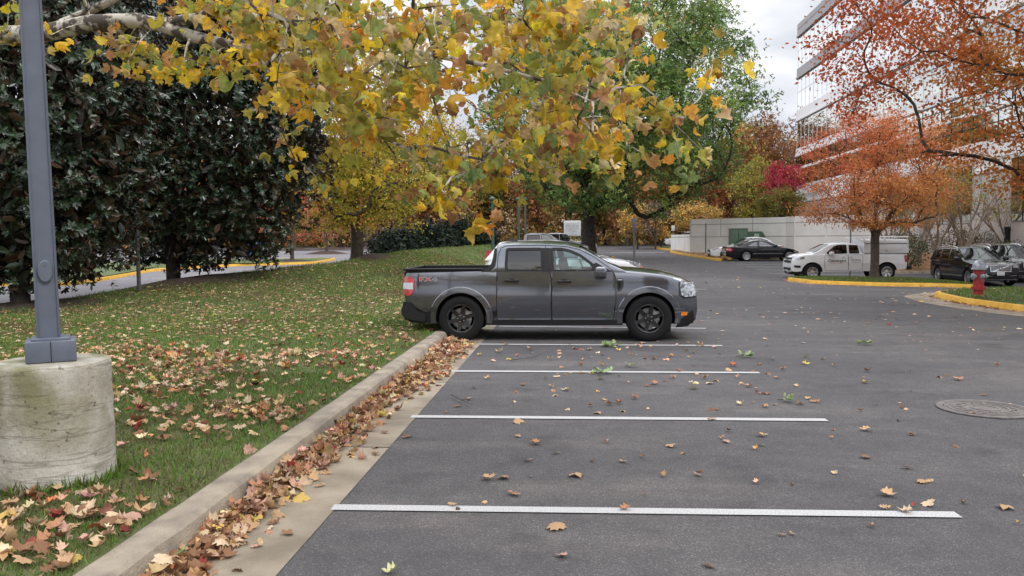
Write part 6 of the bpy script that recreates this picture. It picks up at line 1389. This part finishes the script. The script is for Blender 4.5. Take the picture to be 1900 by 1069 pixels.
# tall tufts left by the mower round the footing
a = rng.uniform(0, 2*PI, 900); r_ = fr+np.abs(rng.normal(0, .03, 900)); blades('grass', fx+r_*np.cos(a), fy+r_*np.sin(a), lz, 1.9)
def isl_z(h): return lambda x, y: gz(x, y)+h
def poly_pts(C, n, wk=.2):
    P = [(c.x, c.y) for c in C]; cx, cy = np.mean(P, 0); P = [(cx+(a-cx)*(1-.02), cy+(b-cy)*(1-.02)) for a, b in P]; return inpoly(P, n)
def surf_of(name):
    from mathutils.bvhtree import BVHTree
    o = bpy.data.objects[name]; t = BVHTree.FromPolygons([v.co.copy() for v in o.data.vertices], [p.vertices[:] for p in o.data.polygons])
    def f(x, y):
        out = np.zeros(len(x))
        for i in range(len(x)):
            h = t.ray_cast(Vector((x[i], y[i], 6)), Vector((0, 0, -1))); out[i] = h[0].z if h[0] else -50
        return out
    return f
hz_, tz_ = surf_of('hydrant_island'), surf_of('tree_island')
for (C, N), zf, n, ylim in ((hydisl, hz_, 26000, 27), (treeisl, tz_, 22000, 40)):
    q = poly_pts(C, n); q = q[(q[:, 1] < ylim) & (q[:, 0] < q[:, 1]*.62+2)]; z = zf(q[:, 0], q[:, 1]); k = z > -10; z0_ = z[k]
    blades('grass', q[k, 0], q[k, 1], lambda x, y, z0_=z0_: z0_, 1.0)

# ------------------------------------------------------------------ dropped leaves
COLS = [('tan', 'bc9a76', 4.8), ('pale buff', 'cdb596', 2.4), ('brown', '8c684f', 2.6), ('orange brown', 'ab7d5e', 1.8), ('gold', 'c4a65e', .8), ('dark red', '8e3f38', .18), ('orange', 'c47e54', .22), ('pinkish', 'c49c8a', 1.2)]
L_lit = leafmat('dry_leaf', .12, .7, .2, .3)
CRGB = np.array([lin(c[1]) for c in COLS]); CW = np.array([c[2] for c in COLS]); CW = CW/CW.sum()
LV = []                                  # x, y, z, size, colour index, shape (0 lobed, 1 oak), tilt, zone
def add(x, y, z, s, zone, oak=.25, tilt=.25, w=None):
    n = len(x); ci = rng.choice(len(COLS), n, p=CW if w is None else np.array(w)/np.sum(w))
    LV.append(np.column_stack([x, y, z, s, ci, rng.random(n) < oak, np.abs(rng.normal(0, tilt, n)), np.full(n, zone), rng.random(n)*2*PI, rng.random(n)*2*PI]))
# gutter drift
n = 2400; y = np.concatenate([rng.uniform(1.7, 13.2, 2000), rng.uniform(13.2, 40, 400)]); bulge = .11+.09*np.array([noise.noise(Vector((a*.55, 0, 3))) for a in y])+.13*sstep(6.5, 10.5, y)
dx = np.abs(rng.normal(0, 1, n))*bulge; k = dx < .52; y, dx, bulge = y[k], dx[k], bulge[k]; add(-2.045+dx, y, .012+rng.random(len(y))*.10*np.exp(-(dx/bulge)**2*.8), rng.uniform(.045, .105, len(y)), 0, .35, .75, np.array([5, 2.2, 4, 1.2, .7, .15, .08, 1.2]))
# lawn
x = []; N_ = 52000; y = rng.uniform(1.6, 36, N_); x = KX-.02-rng.random(N_)*np.minimum(np.interp(y, CY, KX-CXs), .85*y+1.2); d = density(x, y)
far = sstep(6, 14, y)*.30+sstep(.9, .2, np.abs(y-3.4))*.22*(x < -2.6); edge = sstep(KX-.05, KX-.9, x)
u_ = (KX-x)/(KX-np.interp(y, CY, CXs)); band = sstep(.25, .6, u_)*.12
keep = (d*.75+far+band+.10 > rng.uniform(-.08, .60, N_)) & (np.hypot(x-fx, y-fy) > fr+.03) & (rng.random(N_) < (.30+.30*edge)*np.clip(np.minimum(np.interp(y, CY, KX-CXs), .85*y+1.2)/9, .25, 1.1)); x, y = x[keep], y[keep]
add(x, y, lz(x, y)+.016+rng.random(len(x))*.016, rng.uniform(.05, .108, len(x)), 1, .35, .42, np.array([4.2, 2.6, 2.6, 1.2, .35, .4, .35, 1.4])/13.1)
for px_, py_, sr, n in ((410, 775, .50, 130), (500, 765, .30, 50), (330, 720, .35, 60), (90, 1010, .42, 110), (260, 1040, .22, 45), (620, 590, 1.2, 160), (300, 600, 1.2, 200)):
    c = G(px_, py_, .15); x = c.x+rng.normal(0, sr, n); y = c.y+rng.normal(0, sr*1.1, n); k = (x < KX-.03) & (np.hypot(x-fx, y-fy) > fr+.03); x, y = x[k], y[k]; add(x, y, lz(x, y)+.018+rng.random(len(x))*.03, rng.uniform(.05, .105, len(x)), 1, .4, .5, np.array([5, 2.2, 2.6, 1.2, .25, .2, .25, 1.6])/13.5)
# asphalt: the ones that can be picked out in the photo, then a scatter
pts = [G(*p) for p in [(838, 940), (1158, 948), (905, 890), (932, 889), (1640, 945), (1678, 952), (1604, 850), (1685, 870), (1413, 810), (1348, 822), (1245, 830), (1650, 921), (1725, 940), (1864, 945), (696, 845), (757, 812), (1030, 735), (1070, 885), (1030, 980), (535, 993), (475, 1018), (400, 1028), (592, 905), (1440, 702), (1510, 747), (1388, 718), (870, 742), (1025, 726), (1178, 741), (1216, 714), (1032, 701), (944, 667), (925, 655), (985, 650), (1068, 648), (1110, 655), (1237, 668), (1308, 703), (1020, 668), (970, 715), (963, 785), (1320, 780), (1605, 800), (1778, 706), (1610, 690), (1496, 677), (1420, 630), (1855, 630), (1262, 690), (1285, 722), (955, 920), (713, 805), (850, 755), (995, 825), (560, 930), (330, 1040)]]
add(np.array([p.x for p in pts]), np.array([p.y for p in pts]), np.full(len(pts), .016), rng.uniform(.07, .115, len(pts)), 2, .5, .12)
n = 120; y = 3.6+rng.random(n)**.8*11; x = rng.uniform(-1.4, 1, n)+rng.random(n)*.55*y; add(x, y, gz(x, y)+.012, rng.uniform(.025, .085, n), 2, .5, .14)
n = 90; y = rng.uniform(7.5, 13.2, n); x = rng.normal(.5, 1.5, n); k = x > -1.5; add(x[k], y[k], gz(x[k], y[k])+.012, rng.uniform(.04, .10, k.sum()), 2, .5, .14)
n = 2300; y = rng.uniform(14, 62, n); x = -1.2+rng.random(n)*(y*.62); k = (density(x*.5, y*.5) > rng.uniform(-.5, .5, n)); x, y = x[k], y[k]; wp = np.array([3, 4, 1, .7, .6, .1, .2, 1.5]); add(x, y, gz(x, y)+.014, rng.uniform(.05, .12, len(x)), 3, .5, .3, wp/wp.sum())
# drifts against the yellow kerbs and on the islands
wr = np.array([2, 1, 3, 3, .3, 1.5, 1, .6]); wr /= wr.sum()
for (C, N), off, n, lo in ((hydisl, .10, 900, .34), (treeisl, .10, 600, .3)):
    m = len(C); ii = rng.integers(0, m, n); u = rng.random(n); P = np.array([(C[i].x*(1-t)+C[(i+1) % m].x*t+N[i].x*(.02+abs(rng.normal(0, off))), C[i].y*(1-t)+C[(i+1) % m].y*t+N[i].y*(.02+abs(rng.normal(0, off)))) for i, t in zip(ii, u)])
    add(P[:, 0], P[:, 1], gz(P[:, 0], P[:, 1])+.02+rng.random(n)*.03, rng.uniform(.04, .085, n), 3, .3, .5, wr)
for (C, N), zf, n in ((hydisl, hz_, 420), (treeisl, tz_, 700)):
    q = poly_pts(C, n); z = zf(q[:, 0], q[:, 1]); k = z > -10; add(q[k, 0], q[k, 1], z[k]+.03, rng.uniform(.045, .085, k.sum()), 3, .3, .4, wr)
wy = np.array([2, 1, 1, 2, 4, .2, 1, .3]); wy /= wy.sum()
q = poly_pts(wallisl[0], 1500); add(q[:, 0], q[:, 1], gz(q[:, 0], q[:, 1])+.22, rng.uniform(.08, .16, len(q)), 3, .3, .4, wy)
q = inpoly([(9, 66), (6.5, 72), (9.5, 58), (13, 54.5), (14, 56)], 500); add(q[:, 0], q[:, 1], gz(q[:, 0], q[:, 1])+.02, rng.uniform(.08, .14, len(q)), 3, .3, .4, wy)
q = poly_pts(bank[0], 2600); add(q[:, 0], q[:, 1], gz(q[:, 0], q[:, 1])+.42, rng.uniform(.08, .15, len(q)), 3, .3, .45, wr)
A = np.concatenate(LV)
px, py, w_ = proj(A[:, :3]); app = A[:, 3]/np.maximum(w_, .1)
vis = (w_ > .5) & (px > 8) & (px < 1892) & (py < 1060) & (py > 0) & ~((px < 225) & (py > 640) & (py < 925)) & ~((px > 735) & (px < 1296) & (py > 430) & (py < 628))
rank = np.argsort(np.where(vis, -app*np.where(A[:, 7] == 2, 1.6, 1.0), 1)); top = rank[:298]; rest = np.ones(len(A), bool); rest[top] = False
shapes = [(T, LIT[1]) for T in LIT[0]]+[(T, OAKT[1]) for T in OAKT[0]]; cache = {}
ZL = ['in the gutter drift beside the kerb', 'on the lawn', 'on the open asphalt', 'on the far asphalt']
def bayname(y):
    ss = [5.04+2.56*k for k in range(4)]; k = sum(y > s for s in ss)
    return ['before the nearest bay line', 'past the nearest bay line', 'past the second bay line', 'past the third bay line', 'near the pickup wheels'][k]
for i in top:
    a = A[i]; ci = int(a[4]); si = int(rng.integers(5, 8)) if a[5] else int(rng.integers(0, 5)); key = (ci, si)
    if key not in cache:
        T, Tf = shapes[si]; V = T.copy(); V[:, 0] -= .45; V[:, 2] -= V[:, 2].min()*.5
        cache[key] = npmesh('fallen_leaf', V, np.array(Tf), L_lit, np.tile(CRGB[ci]*rng.uniform(.85, 1.1), (len(V), 1)))
    o = link('fallen_leaf', cache[key]); o.location = a[:3]; o.scale = (a[3], a[3], a[3]*(.5 if a[7] >= 2 else .85))
    o.rotation_euler = Matrix.Rotation(a[8], 4, 'Z').to_3x3().to_euler() if a[6] < .05 else (Matrix.Rotation(a[8], 3, 'Z') @ Matrix.Rotation(min(a[6], 1.2), 3, 'X')).to_euler()
    kind_ = 'oak leaf' if a[5] else 'lobed leaf'; z_ = int(a[7])
    where = ['in the gutter drift', 'on the lawn grass', 'on the asphalt', 'on the far asphalt'][z_]
    sz = 'small' if a[3] < .07 else 'large' if a[3] > .11 else 'dry'
    tag(o, f'{sz} {COLS[ci][0]} {kind_} lying {where} {bayname(a[1])}' if z_ in (0, 2) else f'{sz} {COLS[ci][0]} {kind_} lying {where} '+('before the concrete footing' if a[1] < fy else 'behind the concrete footing'), 'leaf', 'single fallen leaves '+where)
B = A[rest]; near = np.hypot(B[:, 0], B[:, 1]) < 13
def litter(name, Q, T, parent=None):
    n = len(Q); d = np.stack([np.cos(Q[:, 8]), np.sin(Q[:, 8]), np.zeros(n)], 1); nr = np.stack([np.sin(Q[:, 6])*np.cos(Q[:, 9]), np.sin(Q[:, 6])*np.sin(Q[:, 9]), np.cos(Q[:, 6])], 1)
    return [Q[:, :3]-d*Q[:, 3:4]*.45, d, nr, Q[:, 3], jitter(CRGB[Q[:, 4].astype(int)], .2)]
p1 = litter('a', B[near], LIT); o1 = leafcloud('fallen_leaves', *p1, LIT[0], LIT[1], L_lit)
p2 = litter('a', B[~near], CL); p2[3] = p2[3]*1.15; o2 = leafcloud('tmp', *p2, (CL[0])[:4]*np.array([1.5, 1.7, 1]), [CL[1][0]], L_lit)
bm = bmesh.new(); bm.from_mesh(o1.data); bm.from_mesh(o2.data); bm.to_mesh(o1.data); bm.free(); bpy.data.objects.remove(o2); tag(o1, kind='stuff')
# ---- green sprigs, twigs, acorns
def sprig(px, py, r, label, n=8):
    p = G(px, py); o = thing('oak_sprig', label, 'sprig', (p.x, p.y, .012), 0, 'green oak sprigs on the asphalt'); q = MB(); q.tube([(-r*.9, 0, .01), (0, .01, .02), (r*.5, -.01, .015)], .004, 5); q.build('stem', M_bark, o)
    a = rng.uniform(0, 2*PI, n); pos = np.stack([np.cos(a)*r*.2, np.sin(a)*r*.2, np.full(n, .02)], 1); d = np.stack([np.cos(a), np.sin(a), rng.uniform(.0, .35, n)], 1); nn = rng.normal(0, .3, (n, 3)); nn[:, 2] += 1
    leafcloud('leaves', pos, d, nn, rng.uniform(.7, 1.1, n)*r, jitter(np.tile(lin('9db07e'), (n, 1)), .2), OAKT[0], OAKT[1], L_green, o)
for px, py, r, lb in ((1138, 644, .17, 'green oak sprig on the bay line just in front of the grey pickup'), (1380, 664, .12, 'green oak sprig lying to the right of the pickup, past the bay line end'), (1116, 694, .14, 'pale green oak sprig on the third white bay line'), (1172, 681, .09, 'small green oak sprig just beyond the third white bay line'), (1458, 746, .09, 'small green oak sprig right of the third bay line end'), (1603, 640, .11, 'green oak sprig alone on the open asphalt toward the hydrant'), (292, 1052, .16, 'green oak sprig on the leaf drift at the bottom of the gutter')): sprig(px, py, r, lb)
def twig(pts, r, label):
    P = [G(*p) for p in pts]; o = thing('twig', label, 'twig', (P[0].x, P[0].y, .012)); L = [(p.x-P[0].x, p.y-P[0].y, .012+rng.uniform(0, .015)) for p in P]
    q = MB(); q.tube(L, np.linspace(r, r*.5, len(L)), 6); q.build('stick', M_bark, o); q = MB(); q.tube([L[1], (L[1][0]+.09, L[1][1]+.05, .03)], [r*.6, r*.3], 5); q.build('side_shoot', M_bark, o)
twig([(838, 739), (856, 748), (876, 757)], .008, 'bent brown twig on the asphalt between the second and third bay lines'); twig([(945, 672), (985, 668), (1005, 660)], .006, 'thin dark twig on the asphalt in front of the pickup rear wheel')
for px, py in ((1470, 902), (1787, 935), (1667, 783), (850, 948), (1098, 858)):
    p = G(px, py); o = thing('acorn', 'small brown acorn lying loose on the asphalt', 'acorn', (p.x, p.y, .006), rng.random()*6, 'acorns on the asphalt'); M = Matrix.Translation((0, 0, .010)) @ Matrix.Rotation(PI/2, 4, 'X')
    q = MB(); q.lathe([(.001, -.014), (.006, -.012), (.010, -.004), (.010, .006)], 12, M); q.build('nut', mat('acorn_nut', (.14, .08, .04), .4) if 'acorn_nut' not in bpy.data.materials else bpy.data.materials['acorn_nut'], o); q = MB(); q.lathe([(.0115, .004), (.010, .011), (.004, .014), (.001, .014)], 12, M); q.build('cup', M_bark, o)
